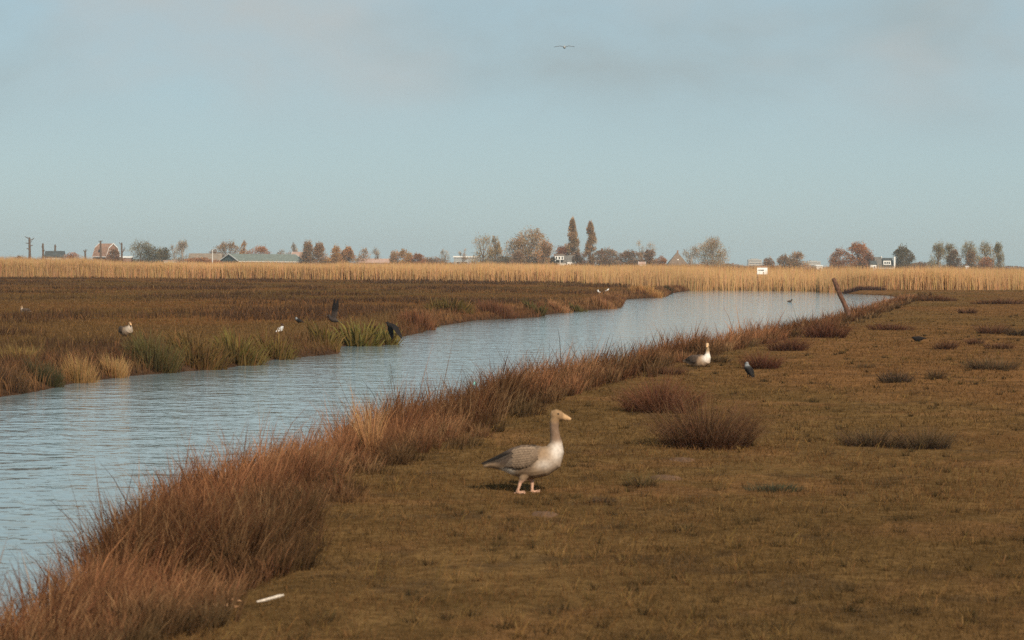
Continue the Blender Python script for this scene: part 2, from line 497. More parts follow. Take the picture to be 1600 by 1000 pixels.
def near_turf():
    x, y = fan(330000, 9.0, 200.0)
    sd = canal_sd(x, y); ok = (sd > 1.15) & (near_side(x, y) > 0.5)
    x, y, sd = x[ok], y[ok], sd[ok]
    nn = fbm(x * 0.8, y * 0.8, 21.0, 4); big = fbm(x * 0.25, y * 0.25, 33.0, 3)
    keep = rng.random(len(x)) < sstep(0.25, 0.5, nn) * 0.8 + 0.2
    x, y, nn, big = x[keep], y[keep], nn[keep], big[keep]; n = len(x)
    P = np.stack([x, y, ground_z(x, y)], 1)
    h = U(0.025, 0.07, n) * (0.6 + 0.9 * nn) * (1 + 0.25 * np.clip(y / 60, 0, 1))
    w = np.maximum(0.0035, y * 0.00028) * U(0.7, 1.4, n)
    k = sstep(0.4, 0.65, big)[:, None]
    base = np.array((0.110, 0.063, 0.025))[None] * (1 - k) + np.array((0.138, 0.070, 0.029))[None] * k
    c0 = base * U(0.6, 1.1, n)[:, None]
    straw = (rng.random(n) < 0.16)[:, None]
    tipg = base * U(1.1, 1.9, n)[:, None]
    tips = cvar((0.30, 0.165, 0.055), n, 0.3)
    c1 = np.where(straw, tips, tipg)
    b = BL(); b.add(blades(P, h, w, U(0, math.pi, n), U(0, 6.28, n), U(0.1, 0.6, n), U(0, 0.5, n), c0, c1, 2))
    # longer straws
    x, y = fan(9000, 9.0, 60.0)
    sd = canal_sd(x, y); ok = (sd > 1.5) & (near_side(x, y) > 0.5) & (fbm(x * 0.7, y * 0.7, 55.0, 3) > 0.52)
    x, y = x[ok], y[ok]; n = len(x)
    P = np.stack([x, y, ground_z(x, y)], 1)
    b.add(blades(P, U(0.06, 0.17, n), np.maximum(0.004, y * 0.0003), U(0, 3.14, n), U(-0.6, 0.9, n), U(0.1, 0.6, n), U(0.1, 0.6, n),
                 cvar((0.14, 0.08, 0.03), n), cvar((0.36, 0.20, 0.065), n), 3))
    # tufts of coarser grass, dark or bleached, a hand high
    x, y = fan(1500, 9.0, 90.0)
    ok = (canal_sd(x, y) > 1.9) & (near_side(x, y) > 0.5); x, y = x[ok], y[ok]
    m_ = 26; n = len(x) * m_
    kind_ = np.repeat(rng.random(len(x)), m_); a = U(0, 6.28, n); r_ = rng.random(n) * np.repeat(U(0.03, 0.10, len(x)), m_)
    X_ = np.repeat(x, m_) + r_ * np.cos(a); Y_ = np.repeat(y, m_) + r_ * np.sin(a)
    P = np.stack([X_, Y_, ground_z(X_, Y_)], 1)
    pale = (kind_ > 0.55)[:, None]
    c0 = np.where(pale, cvar((0.15, 0.085, 0.035), n), cvar((0.064, 0.042, 0.021), n)); c1 = np.where(pale, cvar((0.34, 0.20, 0.075), n), cvar((0.105, 0.068, 0.030), n))
    b.add(blades(P, U(0.03, 0.11, n), np.maximum(0.005, Y_ * 0.0003), U(0, 3.14, n), a, U(0.1, 0.7, n), U(0.0, 0.5, n), c0, c1, 2))
    o = link("turf_grass", b.mesh("turf_grass"), M['blade'])
    tag(o, "short olive brown turf grass of the near meadow", "grass", kind="stuff")
near_turf()

def far_sward():
    b = BL()
    x, y = fan(170000, 30.0, 285.0)
    sd = canal_sd(x, y); ok = (sd > 0.25) & (near_side(x, y) < 0.5)
    x, y = x[ok], y[ok]; n = len(x)
    pat = fbm(x * 0.16, y * 0.09, 41.0, 4); sm = fbm(x * 0.9, y * 0.9, 43.0, 3)
    rush = sstep(0.50, 0.60, pat * 0.75 + sm * 0.25)
    P = np.stack([x, y, ground_z(x, y)], 1)
    h = U(0.05, 0.12, n) + rush * U(0.10, 0.30, n)
    w = np.maximum(0.006, y * 0.00034) * U(0.7, 1.5, n)
    k = rush[:, None]
    warm = sstep(0.45, 0.62, fbm(x * 0.2, y * 0.12, 49.0, 3))[:, None]
    grass = np.array((0.168, 0.094, 0.038))[None] * (1 - warm) + np.array((0.138, 0.086, 0.032))[None] * warm
    dark = np.array((0.080, 0.044, 0.026))[None]
    base = grass * (1 - k) + dark * k
    c0 = base * U(0.6, 1.0, n)[:, None]; c1 = base * U(1.0, 1.7, n)[:, None]
    straw = (rng.random(n) < 0.07)[:, None]
    c1 = np.where(straw, cvar((0.36, 0.18, 0.075), n), c1)
    b.add(blades(P, h, w, U(0, 3.14, n), U(0, 6.28, n), U(0.05, 0.45, n), U(0, 0.35, n), c0, c1, 2))
    # dry pale grass along the brink and over the bank
    m = 26000
    seg = np.diff(LEFTB, axis=0); L = np.linalg.norm(seg, axis=1); mid = (LEFTB[1:, 1] + LEFTB[:-1, 1]) / 2
    pr = L / mid; i = rng.choice(len(L), m, p=pr / pr.sum())
    q = LEFTB[i] + seg[i] * rng.random(m)[:, None]
    q = q + rng.normal(0, 1, (m, 2)) * np.minimum(1.0, 0.02 * q[:, 1])[:, None]
    sd = canal_sd(q[:, 0], q[:, 1]); q = q[(sd > 0.02) & (sd < 2.2)]
    n = len(q); P = np.stack([q[:, 0], q[:, 1], ground_z(q[:, 0], q[:, 1])], 1)
    nz = fbm(q[:, 0] * 0.5, q[:, 1] * 0.25, 61.0, 3)
    k = sstep(0.42, 0.6, nz)[:, None]
    c1 = np.array((0.36, 0.185, 0.08))[None] * k + np.array((0.17, 0.075, 0.038))[None] * (1 - k)
    pxx = 800 + P[:, 0] / P[:, 1] * FPX; bed = (sstep(185, 215, pxx) * (1 - sstep(600, 640, pxx)))[:, None]
    c1 = c1 * (1 - 0.8 * bed) + np.array((0.19, 0.128, 0.050))[None] * 0.8 * bed
    b.add(blades(P, U(0.15, 0.42, n) + 0.12 * bed[:, 0], np.maximum(0.008, P[:, 1] * 0.0003), U(0, 3.14, n), U(0, 6.28, n), U(0.0, 0.4, n), U(0, 0.5, n),
                 cvar((0.12, 0.058, 0.03), n), c1 * U(0.7, 1.3, n)[:, None], 2))
    o = link("meadow_grass", b.mesh("meadow_grass"), M['blade'])
    tag(o, "rough reddish brown grass and low rushes across the water", "grass", kind="stuff")
far_sward()

# the rush belt on the near bank: hundreds of tufts grown into one mass
def rush_belt():
    b = BL()
    t = np.linspace(0, 1, 600)
    fx = np.interp(t, np.linspace(0, 1, len(FOOT)), FOOT[:, 0]); fy = np.interp(t, np.linspace(0, 1, len(FOOT)), FOOT[:, 1])
    ds = np.hypot(np.gradient(fx), np.gradient(fy))
    pr = ds / np.maximum(fy, 8.0); pr[fy < 7] = 0
    tx, ty = np.gradient(fx) / ds, np.gradient(fy) / ds
    n_t = 2100
    idx = rng.choice(len(t), n_t, p=pr / pr.sum())
    along = rng.normal(0, 1, n_t) * ds[idx] * 0.6
    edge = vnoise(fy[idx] * 0.8, fy[idx] * 0 + 9, 14.0) - 0.5
    width = np.interp(fy[idx], [10, 13, 17], [1.1, 1.25, 1.55]) + 0.4 * vnoise(fy[idx] * 0.45, fy[idx] * 0 + 3, 4.0)
    off = -0.10 - 0.55 * edge + rng.random(n_t) ** 0.75 * (width + 0.55 * edge)
    cx = fx[idx] - ty[idx] * off + tx[idx] * along; cy = fy[idx] + tx[idx] * off + ty[idx] * along
    clump = sstep(0.28, 0.72, fbm(cx * 1.1, cy * 0.7, 71.0, 3)); tone = sstep(0.3, 0.7, fbm(cx * 0.8, cy * 0.5, 171.0, 3))
    for i in range(n_t):
        d = max(cy[i], 8.0)
        n = int(np.clip(66 * (16 / d) ** 0.45, 22, 90))
        inner = np.clip((off[i] + 0.1) / 1.0, 0, 1)      # 0 at the meadow edge, 1 towards the water
        hh = (0.34 + 0.34 * inner) * (0.62 + 0.62 * clump[i]) * random.uniform(0.8, 1.2) * float(np.interp(d, [9, 11.5, 14, 20, 26, 45, 70], [0.50, 0.60, 0.70, 0.78, 0.88, 0.95, 0.8]))
        r = rng.random(n) ** 0.6 * U(0.07, 0.20, 1); a = U(0, 6.28, n)
        x = cx[i] + r * np.cos(a); y = cy[i] + r * np.sin(a)
        P = np.stack([x, y, np.zeros(n)], 1)
        green = np.clip(rng.normal(0.75 - 0.85 * inner, 0.2), 0, 1)
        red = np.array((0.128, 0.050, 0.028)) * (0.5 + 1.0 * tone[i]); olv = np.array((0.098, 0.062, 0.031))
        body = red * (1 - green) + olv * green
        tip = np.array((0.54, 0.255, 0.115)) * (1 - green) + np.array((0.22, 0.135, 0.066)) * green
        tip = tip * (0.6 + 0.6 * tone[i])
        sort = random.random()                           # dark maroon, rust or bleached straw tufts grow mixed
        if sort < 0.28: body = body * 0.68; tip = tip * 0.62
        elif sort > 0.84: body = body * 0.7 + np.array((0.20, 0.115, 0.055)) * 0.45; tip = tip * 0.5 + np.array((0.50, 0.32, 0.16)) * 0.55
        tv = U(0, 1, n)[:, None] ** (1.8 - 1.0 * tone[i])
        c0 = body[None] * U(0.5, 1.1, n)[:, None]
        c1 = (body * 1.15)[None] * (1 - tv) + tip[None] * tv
        ld = random.gauss(0.15, 0.9)                     # each tuft leans its own way
        tall = (rng.random(n) < 0.05 * inner)
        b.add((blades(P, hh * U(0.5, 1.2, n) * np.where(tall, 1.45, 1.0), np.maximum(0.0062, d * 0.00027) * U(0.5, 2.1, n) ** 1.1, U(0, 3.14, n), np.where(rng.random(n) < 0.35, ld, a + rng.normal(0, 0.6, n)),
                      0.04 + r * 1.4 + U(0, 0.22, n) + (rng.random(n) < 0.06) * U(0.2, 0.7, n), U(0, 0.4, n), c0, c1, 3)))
    V = np.vstack(b.V)
    # set every stem on the bank
    nv = 7; B = V.reshape(-1, nv, 3)
    root = 0.5 * (B[:, 0] + B[:, 1]); B[:, :, 2] += ground_z(root[:, 0], root[:, 1])[:, None] - 0.01
    o = link("rush_belt", mesh_tris("rush_belt", B.reshape(-1, 3), np.vstack(b.T), np.vstack(b.C)), M['blade'])
    tag(o, "dense belt of red brown rushes along the near bank", "rushes", kind="stuff")
rush_belt()

# the reed bed beyond meadow and water
reed_px = [(-420, 431), (0, 433), (300, 435), (600, 437.5), (850, 441)]
for q0, q1, d_ in ((851, 900, 246), (902, 948, 238), (950, 990, 228), (992, 1040, 216), (1042, 1082, 202), (1084, 1200, 191), (1203, 1300, 186), (1303, 1420, 183)):
    reed_px += [(q, 409 + q / 160.0 + 2 * FPX / d_) for q in (q0, q1)]      # the edge comes forward in steps
reed_px += [(1470, 453.3), (1600, 452.5), (2050, 452)]
REED = np.array([(p.x, p.y) for p in (gp(a, b) for a, b in reed_px)])
def reed_bed():
    b = BL()
    def rows(n, depth, h0, h1, wk, c0, c1, back=0.0, power=2.0, seg=2, xr=None, dw=0.15):
        i = rng.choice(len(REED) - 1, n, p=(lambda q: q / q.sum())(np.abs(np.diff(REED[:, 0])) + dw * np.abs(np.diff(REED[:, 1]))))
        q = REED[i] + (REED[i + 1] - REED[i]) * rng.random(n)[:, None]
        dd = back + rng.random(n) ** power * depth
        s = (q[:, 1] + dd) / q[:, 1]
        x = q[:, 0] * s; y = q[:, 1] + dd
        if xr is not None:
            px = 800 + x / y * FPX; ok = (px > xr[0]) & (px < xr[1]); x, y = x[ok], y[ok]
        x = x + rng.normal(0, 1.6, len(x))                # no hard steps in the edge
        ok = canal_sd(x, y) > -1.5; x, y = x[ok], y[ok]
        n = len(x)
        P = np.stack([x, y, np.maximum(ground_z(x, y), -0.35)], 1)
        hn = (0.70 + 0.36 * fbm(x * 0.12, y * 0.12, 81.0, 3) + 0.26 * fbm(x * 0.6, y * 0.3, 83.0, 2)) * np.interp(800 + x / y * FPX, [0, 120, 215, 600, 1000, 1600], [1.14, 1.10, 0.90, 0.93, 0.90, 0.83])
        patch = fbm(x * 0.10, y * 0.05, 88.0, 3)
        v = (0.75 + 0.5 * patch)[:, None]
        c0_ = cvar(c0, n, 0.2) * v; c1_ = cvar(c1, n, 0.2) * v
        b.add(blades(P, U(h0, h1, n) * hn, wk * y * U(0.7, 1.4, n), U(-0.6, 0.6, n), U(0, 6.28, n), U(0, 0.10, n), U(0, 0.10, n), c0_, c1_, seg, 0.35))
    rows(150000, 70, 1.6, 2.5, 0.00019, (0.46, 0.270, 0.125), (0.57, 0.355, 0.170), power=2.6)
    # old rusty flower plumes standing a little higher towards the back
    rows(26000, 60, 1.95, 2.6, 0.00020, (0.30, 0.15, 0.06), (0.20, 0.085, 0.04), back=22, power=1.2)
    # dark reddish sedge at the foot by the water
    rows(9000, 2.0, 0.5, 1.15, 0.00022, (0.11, 0.045, 0.03), (0.22, 0.095, 0.045), power=1.0, xr=(1075, 1480), dw=0.0)
    rows(5000, 1.5, 0.2, 0.6, 0.00022, (0.10, 0.045, 0.03), (0.16, 0.07, 0.04), power=1.0, xr=(-300, 1000), dw=0.0)
    o = link("reed_bed", b.mesh("reed_bed"), M['blade'])
    tag(o, "wide golden reed bed standing beyond meadow and water", "reeds", kind="stuff")
reed_bed()
#PART2
# ------------------------------------------------------------------ single tussocks and waterside clumps
def tuft(name, label, cat, group, loc, width, height, n, c0, c1, blade_w, flare=0.7, curve=0.35, seg=3, depth=None, cv=0.3, two=None):
    """one plant: blades spreading from a crowded foot, base of the object on the ground"""
    depth = depth or width * 0.7
    a = U(0, 6.28, n); r = rng.random(n) ** 0.6
    fx = r * np.cos(a) * width * 0.36; fy = r * np.sin(a) * depth * 0.36
    # a few hearts inside the plant so that its top is uneven
    hx, hy = U(-0.34, 0.34, 6) * width, U(-0.3, 0.3, 6) * depth
    hk = np.min(np.hypot(fx[:, None] - hx[None], fy[:, None] - hy[None]), axis=1) / max(width, 0.05)
    hh = height * np.clip(1.12 - 2.2 * hk, 0.45, 1.1) * U(0.55, 1.15, n)
    gz = ground_z(fx + loc.x, fy + loc.y)
    z0 = max(WZ, float(ground_z(np.array([loc.x]), np.array([loc.y]))[0]))
    P = np.stack([fx, fy, gz - z0 - 0.01], 1)
    ca = cvar(c0, n, cv); cb = cvar(c1, n, cv)
    if two is not None:
        k = (rng.random(n) < two[1])[:, None]; cb = np.where(k, cvar(two[0], n, cv), cb)
    b = BL()
    b.add(blades(P, hh, blade_w * U(0.7, 1.3, n), U(0, 3.14, n), a + rng.normal(0, 0.5, n), 0.06 + r * flare * U(0.4, 1.0, n), U(0, curve, n), ca, cb, seg))
    o = link(name, b.mesh(name), M['blade'], None, (loc.x, loc.y, z0))
    tag(o, label, cat, group)
    return o
RUSH0, RUSH1 = (0.085, 0.042, 0.026), (0.20, 0.10, 0.058)
OLV0, OLV1 = (0.082, 0.050, 0.027), (0.19, 0.118, 0.060)
DRK0, DRK1 = (0.060, 0.040, 0.028), (0.125, 0.080, 0.050)
tuss = [  # px, py of the foot, width and height in px, blades, colours, label
    (1030, 646, 118, 52, 900, (0.10, 0.042, 0.026), (0.24, 0.105, 0.058), "wide red brown rush tussock behind the spreading olive one"),
    (1104, 698, 150, 74, 1100, (0.092, 0.044, 0.027), (0.215, 0.115, 0.060), "largest olive rush tussock, blades spreading like a fan"),
    (1362, 697, 95, 34, 420, DRK0, OLV1, "left half of the long dark tussock pair on right meadow"),
    (1443, 701, 82, 36, 420, DRK0, OLV1, "right half of the long dark tussock pair on right meadow"),
    (1190, 577, 58, 27, 330, (0.09, 0.036, 0.025), (0.19, 0.08, 0.045), "small red brown rush tussock just behind the grey-naped jackdaw"),
    (1400, 598, 52, 20, 260, DRK0, DRK1, "low dark tussock alone left of a thinner spiky one"),
    (1463, 592, 30, 22, 120, OLV0, OLV1, "thin spiky tussock with few blades on right meadow"),
    (1548, 577, 84, 22, 360, DRK0, OLV1, "wide low tussock close to the right picture edge"),
    (1477, 545, 36, 16, 220, RUSH0, RUSH1, "small brown tussock to the right of the crouching dark bird"),
    (1523, 538, 28, 13, 170, RUSH0, RUSH1, "compact little tussock in front of the far tussock line"),
    (1561, 544, 46, 13, 220, RUSH0, RUSH1, "flat brown tussock beside the compact little one"),
    (1392, 516, 74, 12, 320, (0.085, 0.036, 0.025), (0.16, 0.075, 0.045), "flat red brown tussock patch near the leaning post"),
    (1550, 521, 48, 18, 260, RUSH0, RUSH1, "dark brown tussock left of one cut by the picture edge"),
    (1592, 525, 40, 14, 220, DRK0, DRK1, "dark tussock cut by the right picture edge"),
    (1512, 490, 28, 9, 200, RUSH0, RUSH1, "tiny far tussock on the right meadow before the reeds"),
    (1560, 475, 90, 9, 360, RUSH0, RUSH1, "long far strip of rush on the right meadow"),
    (1462, 470, 70, 10, 340, RUSH0, (0.22, 0.10, 0.05), "far rush tussock where the near bank meets the reeds"),
    (1290, 528, 66, 30, 420, (0.10, 0.042, 0.028), (0.22, 0.095, 0.05), "red brown tussock at the belt, in front of the leaning post"),
    (1232, 548, 62, 24, 360, (0.09, 0.04, 0.028), (0.20, 0.09, 0.05), "red brown tussock at the belt, right of the resting goose"),
    (1120, 566, 44, 15, 200, OLV0, OLV1, "low olive tussock beside the resting goose"),
    (1045, 584, 60, 16, 260, (0.09, 0.045, 0.028), (0.20, 0.10, 0.055), "low brown tussock in front of the resting goose"),
    (1000, 762, 56, 24, 160, OLV0, (0.19, 0.135, 0.06), "thin grassy tuft right of the standing goose"),
    (940, 786, 46, 13, 120, DRK0, DRK1, "low dark tuft on the turf in front of the standing goose"),
    (1208, 768, 92, 15, 240, (0.045, 0.048, 0.032), (0.085, 0.085, 0.052), "flat grey green weed patch on the open turf"),
    (1350, 575, 40, 8, 120, OLV0, OLV1, "faint low tuft on the turf beyond the long dark pair"),
]
for px, py, wp, hp, n, c0, c1, lab in tuss:
    g = gp(px, py); s = g.y / FPX
    tuft("rush_tussock", lab, "rush tussock", "rush tussocks on the near meadow", g, wp * s * (1.3 if wp < 100 else 1.22), hp * s * (1.35 if wp < 100 else 1.4), int(n * 1.4), c0, c1, max(0.006, g.y * 0.00026), depth=min(wp * s, 1.3) * 1.0, flare=1.0, curve=0.5)
STR0, STR1 = (0.22, 0.12, 0.048), (0.43, 0.25, 0.105)
GRN0, GRN1 = (0.120, 0.070, 0.028), (0.205, 0.130, 0.050)
clumps = [  # px, py, width, height, blades, colours, blade width factor, flare, second colour, name, label
    (10, 616, 70, 42, 600, DRK0, (0.15, 0.085, 0.045), 0.00030, 0.5, None, "sedge_clump", "dark brown sedge clump on the far bank, cut by left edge"),
    (72, 606, 56, 42, 420, (0.055, 0.045, 0.024), (0.10, 0.085, 0.042), 0.00034, 0.5, None, "sedge_clump", "dark green clump beside pale straw on the far bank"),
    (125, 599, 70, 52, 560, STR0, STR1, 0.00026, 0.22, (GRN1, 0.2), "straw_clump", "broad pale straw clump between dark clumps on far bank"),
    (181, 591, 44, 44, 420, (0.27, 0.15, 0.062), (0.50, 0.30, 0.13), 0.00026, 0.2, None, "straw_clump", "brightest straw clump standing at the far water edge"),
    (35, 585, 80, 32, 420, (0.16, 0.10, 0.035), (0.36, 0.24, 0.09), 0.00026, 0.25, None, "straw_clump", "yellowish grass clump behind the sedge at left edge"),
    (236, 583, 92, 60, 620, (0.075, 0.055, 0.025), (0.15, 0.125, 0.05), 0.00040, 0.55, (STR0, 0.12), "sedge_clump", "bushy dark olive clump right of the brightest straw"),
    (306, 578, 92, 62, 560, GRN0, GRN1, 0.00050, 0.6, (STR0, 0.08), "iris_clump", "big green iris clump in the middle of far bank bed"),
    (372, 571, 88, 58, 480, GRN0, (0.21, 0.165, 0.05), 0.00050, 0.6, (STR0, 0.12), "iris_clump", "yellow green iris clump before the dark-headed gull"),
    (432, 562, 60, 48, 320, GRN0, (0.22, 0.165, 0.05), 0.00050, 0.5, (STR0, 0.2), "iris_clump", "iris clump below the dark-headed gull"),
    (508, 551, 46, 46, 240, (0.13, 0.085, 0.028), (0.23, 0.175, 0.055), 0.00055, 0.45, (STR0, 0.15), "iris_clump", "upright iris clump on the corner below the raised-wing bird"),
    (563, 541, 62, 52, 260, (0.12, 0.085, 0.028), (0.23, 0.185, 0.055), 0.00070, 0.6, (STR0, 0.15), "iris_clump", "broad-leaved iris clump left of the low-flying black bird"),
    (600, 539, 46, 44, 150, (0.12, 0.085, 0.028), (0.23, 0.185, 0.055), 0.00070, 0.8, (STR0, 0.15), "iris_clump", "arching iris clump at water under the low-flying black bird"),
    (650, 516, 60, 34, 520, (0.14, 0.062, 0.035), (0.29, 0.13, 0.065), 0.00030, 0.35, None, "sedge_clump", "reddish grass clump behind the arching iris"),
    (703, 500, 76, 30, 460, (0.10, 0.065, 0.025), (0.21, 0.145, 0.05), 0.00042, 0.5, (STR0, 0.2), "iris_clump", "yellow green clump behind the tiny islet"),
    (692, 511, 22, 14, 130, DRK0, (0.17, 0.12, 0.045), 0.00040, 0.4, None, "sedge_clump", "tiny tufted islet standing in the water"),
    (775, 498, 66, 24, 460, (0.11, 0.050, 0.030), (0.23, 0.105, 0.055), 0.00030, 0.4, None, "sedge_clump", "red brown clump between green clumps on far bank"),
    (836, 494, 32, 24, 260, (0.075, 0.056, 0.024), (0.15, 0.12, 0.045), 0.00040, 0.5, None, "iris_clump", "dense green clump midway along the far bank"),
    (878, 489, 52, 18, 360, (0.22, 0.105, 0.05), (0.40, 0.205, 0.10), 0.00028, 0.3, None, "straw_clump", "pinkish straw clump before the small far green clump"),
    (904, 487, 28, 16, 220, (0.075, 0.056, 0.024), (0.15, 0.12, 0.045), 0.00040, 0.5, None, "iris_clump", "small far green clump between straw clumps"),
    (944, 483, 64, 20, 420, (0.22, 0.105, 0.05), (0.38, 0.19, 0.09), 0.00028, 0.3, None, "straw_clump", "straw clump on the far bank point below two white birds"),
    (1010, 465, 70, 18, 700, (0.36, 0.18, 0.07), (0.52, 0.29, 0.115), 0.00026, 0.1, None, "straw_clump", "low golden reed strip at the end of the far bank"),
    (1045, 459, 12, 14, 110, DRK0, (0.10, 0.075, 0.035), 0.00036, 0.4, None, "sedge_clump", "small dark bush at the water by the tall reeds"),
    (1345, 459, 84, 9, 620, (0.065, 0.034, 0.028), (0.13, 0.065, 0.045), 0.00028, 0.3, None, "sedge_clump", "dark purplish rush strip at water right of the post"),
]
for px, py, wp, hp, n, c0, c1, bw, fl, two, nm, lab in clumps:
    if nm == 'iris_clump': c1 = tuple(q * 0.82 for q in c1)
    g = gp(px, py, WZ); s = g.y / FPX; g = g * (1 + 0.22 / g.y); g.z = 0
    tuft(nm, lab, "waterside plant", "clumps along the far bank", g, wp * s * (1.3 if nm != "straw_clump" else 1.1), hp * s * (0.9 if nm == 'iris_clump' else 0.9), int(n * (0.72 if nm == 'iris_clump' else 1.25)), c0, c1, max(0.008, g.y * bw * (1.9 if nm == 'iris_clump' else 1)), flare=fl * 0.75, curve=0.5 if nm == 'iris_clump' else 0.35, depth=min(wp * s, 1.4), two=two)
g = at(580, 700, 21.5)
tuft("straw_tuft", "pale orange straw tuft rising above the near rush belt", "grass tuft", None, Vector((g.x, 21.5, 0)), 0.20, 0.78, 160, (0.30, 0.14, 0.06), (0.60, 0.34, 0.16), 0.009, flare=0.2)

# ------------------------------------------------------------------ trees on the skyline
PROFILE = {
    'round': (0.10, lambda t: np.sqrt(np.maximum(0.12, 1 - ((t - 0.45) / 0.57) ** 2))),
    'poplar': (0.05, lambda t: np.minimum(1, 0.35 + t * 2.2) * np.minimum(1, (1.02 - t) * 1.7) ** 0.8),
    'vase': (0.12, lambda t: (0.30 + 0.9 * t) * np.sqrt(np.maximum(0, 1 - ((t - 0.45) / 0.57) ** 4))),
    'shrub': (0.0, lambda t: np.sqrt(np.maximum(0.02, 1 - (t / 1.02) ** 2.5))),
    'cone': (0.04, lambda t: 1.0 - 0.75 * t),
}
def tree(label, px, top, wpx, D, kind, crown, leaf=(0.5, 0.42), nl=1500, K=34, bark='bark', name="tree", spread=0.30, group="trees on the skyline", branch=1.0):
    base = at(px, 415, D); base.z = 0.0
    H = at(px, top, D).z; R = 0.5 * wpx * 1.22 / FPX * D
    t0, prof = PROFILE[kind]
    K = max(12, int(K * 0.7)); root = empty(name, base)
    tag(root, label, "tree" if name != "bush" else "bush", group)
    t = t0 + (1 - t0) * rng.random(K)
    tt = (t - t0) / (1 - t0); a = U(0, 6.28, K); rr = prof(tt) * R * np.sqrt(U(0.1, 0.95, K))
    cx, cy, cz = rr * np.cos(a), rr * np.sin(a), np.minimum(t, 0.95) * H
    mb = MB()
    r0 = max(0.16, 0.022 * H) * branch
    top_z = H * (0.55 if kind in ('round', 'shrub') else 0.7 if kind == 'vase' else 0.93)
    lean = random.uniform(-0.03, 0.03) * H
    mb.tube([(0, 0, -0.2), (lean * 0.3, 0, top_z * 0.35), (lean, 0, top_z * 0.7), (lean, 0, top_z)], [r0 * 1.25, r0, r0 * 0.7, r0 * 0.3], 6)
    for i in range(K):
        z0 = min(cz[i] * random.uniform(0.35, 0.65), top_z * 0.95); k = z0 / top_z
        p0_ = Vector((lean * k, 0, z0)); p2 = Vector((cx[i], cy[i], cz[i]))
        pm = (p0_ + p2) * 0.5 + Vector((cx[i] * 0.15, cy[i] * 0.15, -0.03 * H if kind != 'poplar' else 0))
        mb.tube([p0_, pm, p2], [r0 * 0.42, r0 * 0.28, r0 * 0.1], 4, cap=False)
    mb.build("trunk", M[bark], root)
    # leafing twigs in clumps round the limb ends
    nl = int(nl * 3.4); leaf = (leaf[0] * 0.8, leaf[1] * 0.72)
    ci = rng.integers(0, K, nl)
    sg = spread * R * 0.85
    P = np.stack([cx[ci] + rng.normal(0, sg, nl), cy[ci] + rng.normal(0, sg, nl), cz[ci] + rng.normal(0, min(sg, 0.09 * H), nl)], 1)
    # keep the outline of the kind of tree: pull strays back inside, then fit the height
    tz = np.clip((P[:, 2] / H - t0) / (1 - t0), 0, 1); lim = (prof(tz) * (0.8 + 0.75 * rng.random(K))[ci] * U(0.9, 1.15, nl) + 0.05) * R
    q = np.hypot(P[:, 0], P[:, 1]); f_ = np.where(q > lim, lim / np.maximum(q, 1e-3), 1.0); P[:, 0] *= f_; P[:, 1] *= f_
    P[:, 2] = np.maximum(P[:, 2], 0.05) * (H / np.quantile(P[:, 2], 0.997))
    cl = U(0.75, 1.25, K)[ci][:, None]
    c = cvar(np.array(crown) * np.array((1.38, 1.38, 1.30)), nl, 0.22) * cl
    out = np.arctan2(P[:, 1], P[:, 0])
    L = leaf[0] * U(0.6, 1.4, nl)
    P[:, 2] -= L * 0.4
    b = BL(); b.add(blades(P, L, leaf[1] * U(0.6, 1.4, nl), U(0, 3.14, nl), out, U(0.0, 0.9, nl), U(0, 0.3, nl), c, c, 2, 0.4))
    link("crown", b.mesh("crown"), M['twig'], root)
    return root
def pollard(label, px, top, D, arms, name="pollard_tree"):
    base = at(px, 415, D); base.z = 0.0
    H = at(px, top, D).z
    root = empty(name, base); tag(root, label, "tree", "bare pollards by the gambrel house")
    mb = MB(); mb.tube([(0, 0, -0.2), (0.1, 0, H * 0.5), (0, 0, H * 0.93), (0.02, 0, H)], [0.5, 0.42, 0.36, 0.25], 7)
    mb.build("trunk", M['bark'], root)
    mb = MB()
    for (hz, dx, dz) in arms:
        mb.tube([(0, 0, H * hz), (dx * 0.55, random.uniform(-.3, .3), H * hz + dz * 0.3), (dx, random.uniform(-.5, .5), H * hz + dz)], [0.20, 0.15, 0.09], 5)
    mb.build("crown", M['bark'], root)
    return root
TAN, GLD, OLI = (0.30, 0.185, 0.105), (0.36, 0.20, 0.085), (0.22, 0.165, 0.085)
RST, BRN, GRY, DKG = (0.28, 0.125, 0.06), (0.21, 0.125, 0.075), (0.27, 0.20, 0.145), (0.105, 0.085, 0.055)
A = [(0.97, -1.4, 0.6), (0.9, 1.7, 0.9), (0.8, -1.3, 0.2), (0.72, 1.2, 0.3), (0.62, -1.0, 0.2), (0.85, 0.9, 0.1)]
pollard("tall bare pollard with short side stubs, farthest left", 46, 371, 700, A)
pollard("thin bare stem right of the tallest pollard", 67, 380, 800, [(0.6, 0.7, 1.2), (0.8, -0.4, 0.5)])
pollard("bare stem standing behind the small dark roof", 86, 382, 880, [(0.85, 0.6, 0.8), (0.7, -0.6, 0.3)])
pollard("short knobbly pollard left of the gambrel house", 133, 391, 860, [(0.9, -0.9, 0.9), (0.9, 0.9, 1.0), (0.95, 0.2, 0.9)])
pollard("bare pollard trunk standing before the gambrel roof", 157, 376, 840, [(0.97, -0.8, 0.2), (0.97, 0.9, 0.3)])
pollard("forked pollard trunk right of the gambrel house", 190, 379, 860, [(0.6, 1.6, 1.9), (0.92, -1.1, 1.0), (0.55, 1.2, 2.8)])
T = tree
T("dark rounded bush in front of the gambrel house gable", 178, 389, 20, 820, 'shrub', (0.16, 0.085, 0.05), nl=900, name="bush")
T("brown scrub patch left of the gambrel house", 111, 394, 26, 840, 'shrub', RST, nl=700, name="bush", leaf=(0.4, 0.3))
T("low brown scrub at the far left of the skyline", 33, 399, 26, 760, 'shrub', BRN, nl=500, name="bush", leaf=(0.4, 0.3))
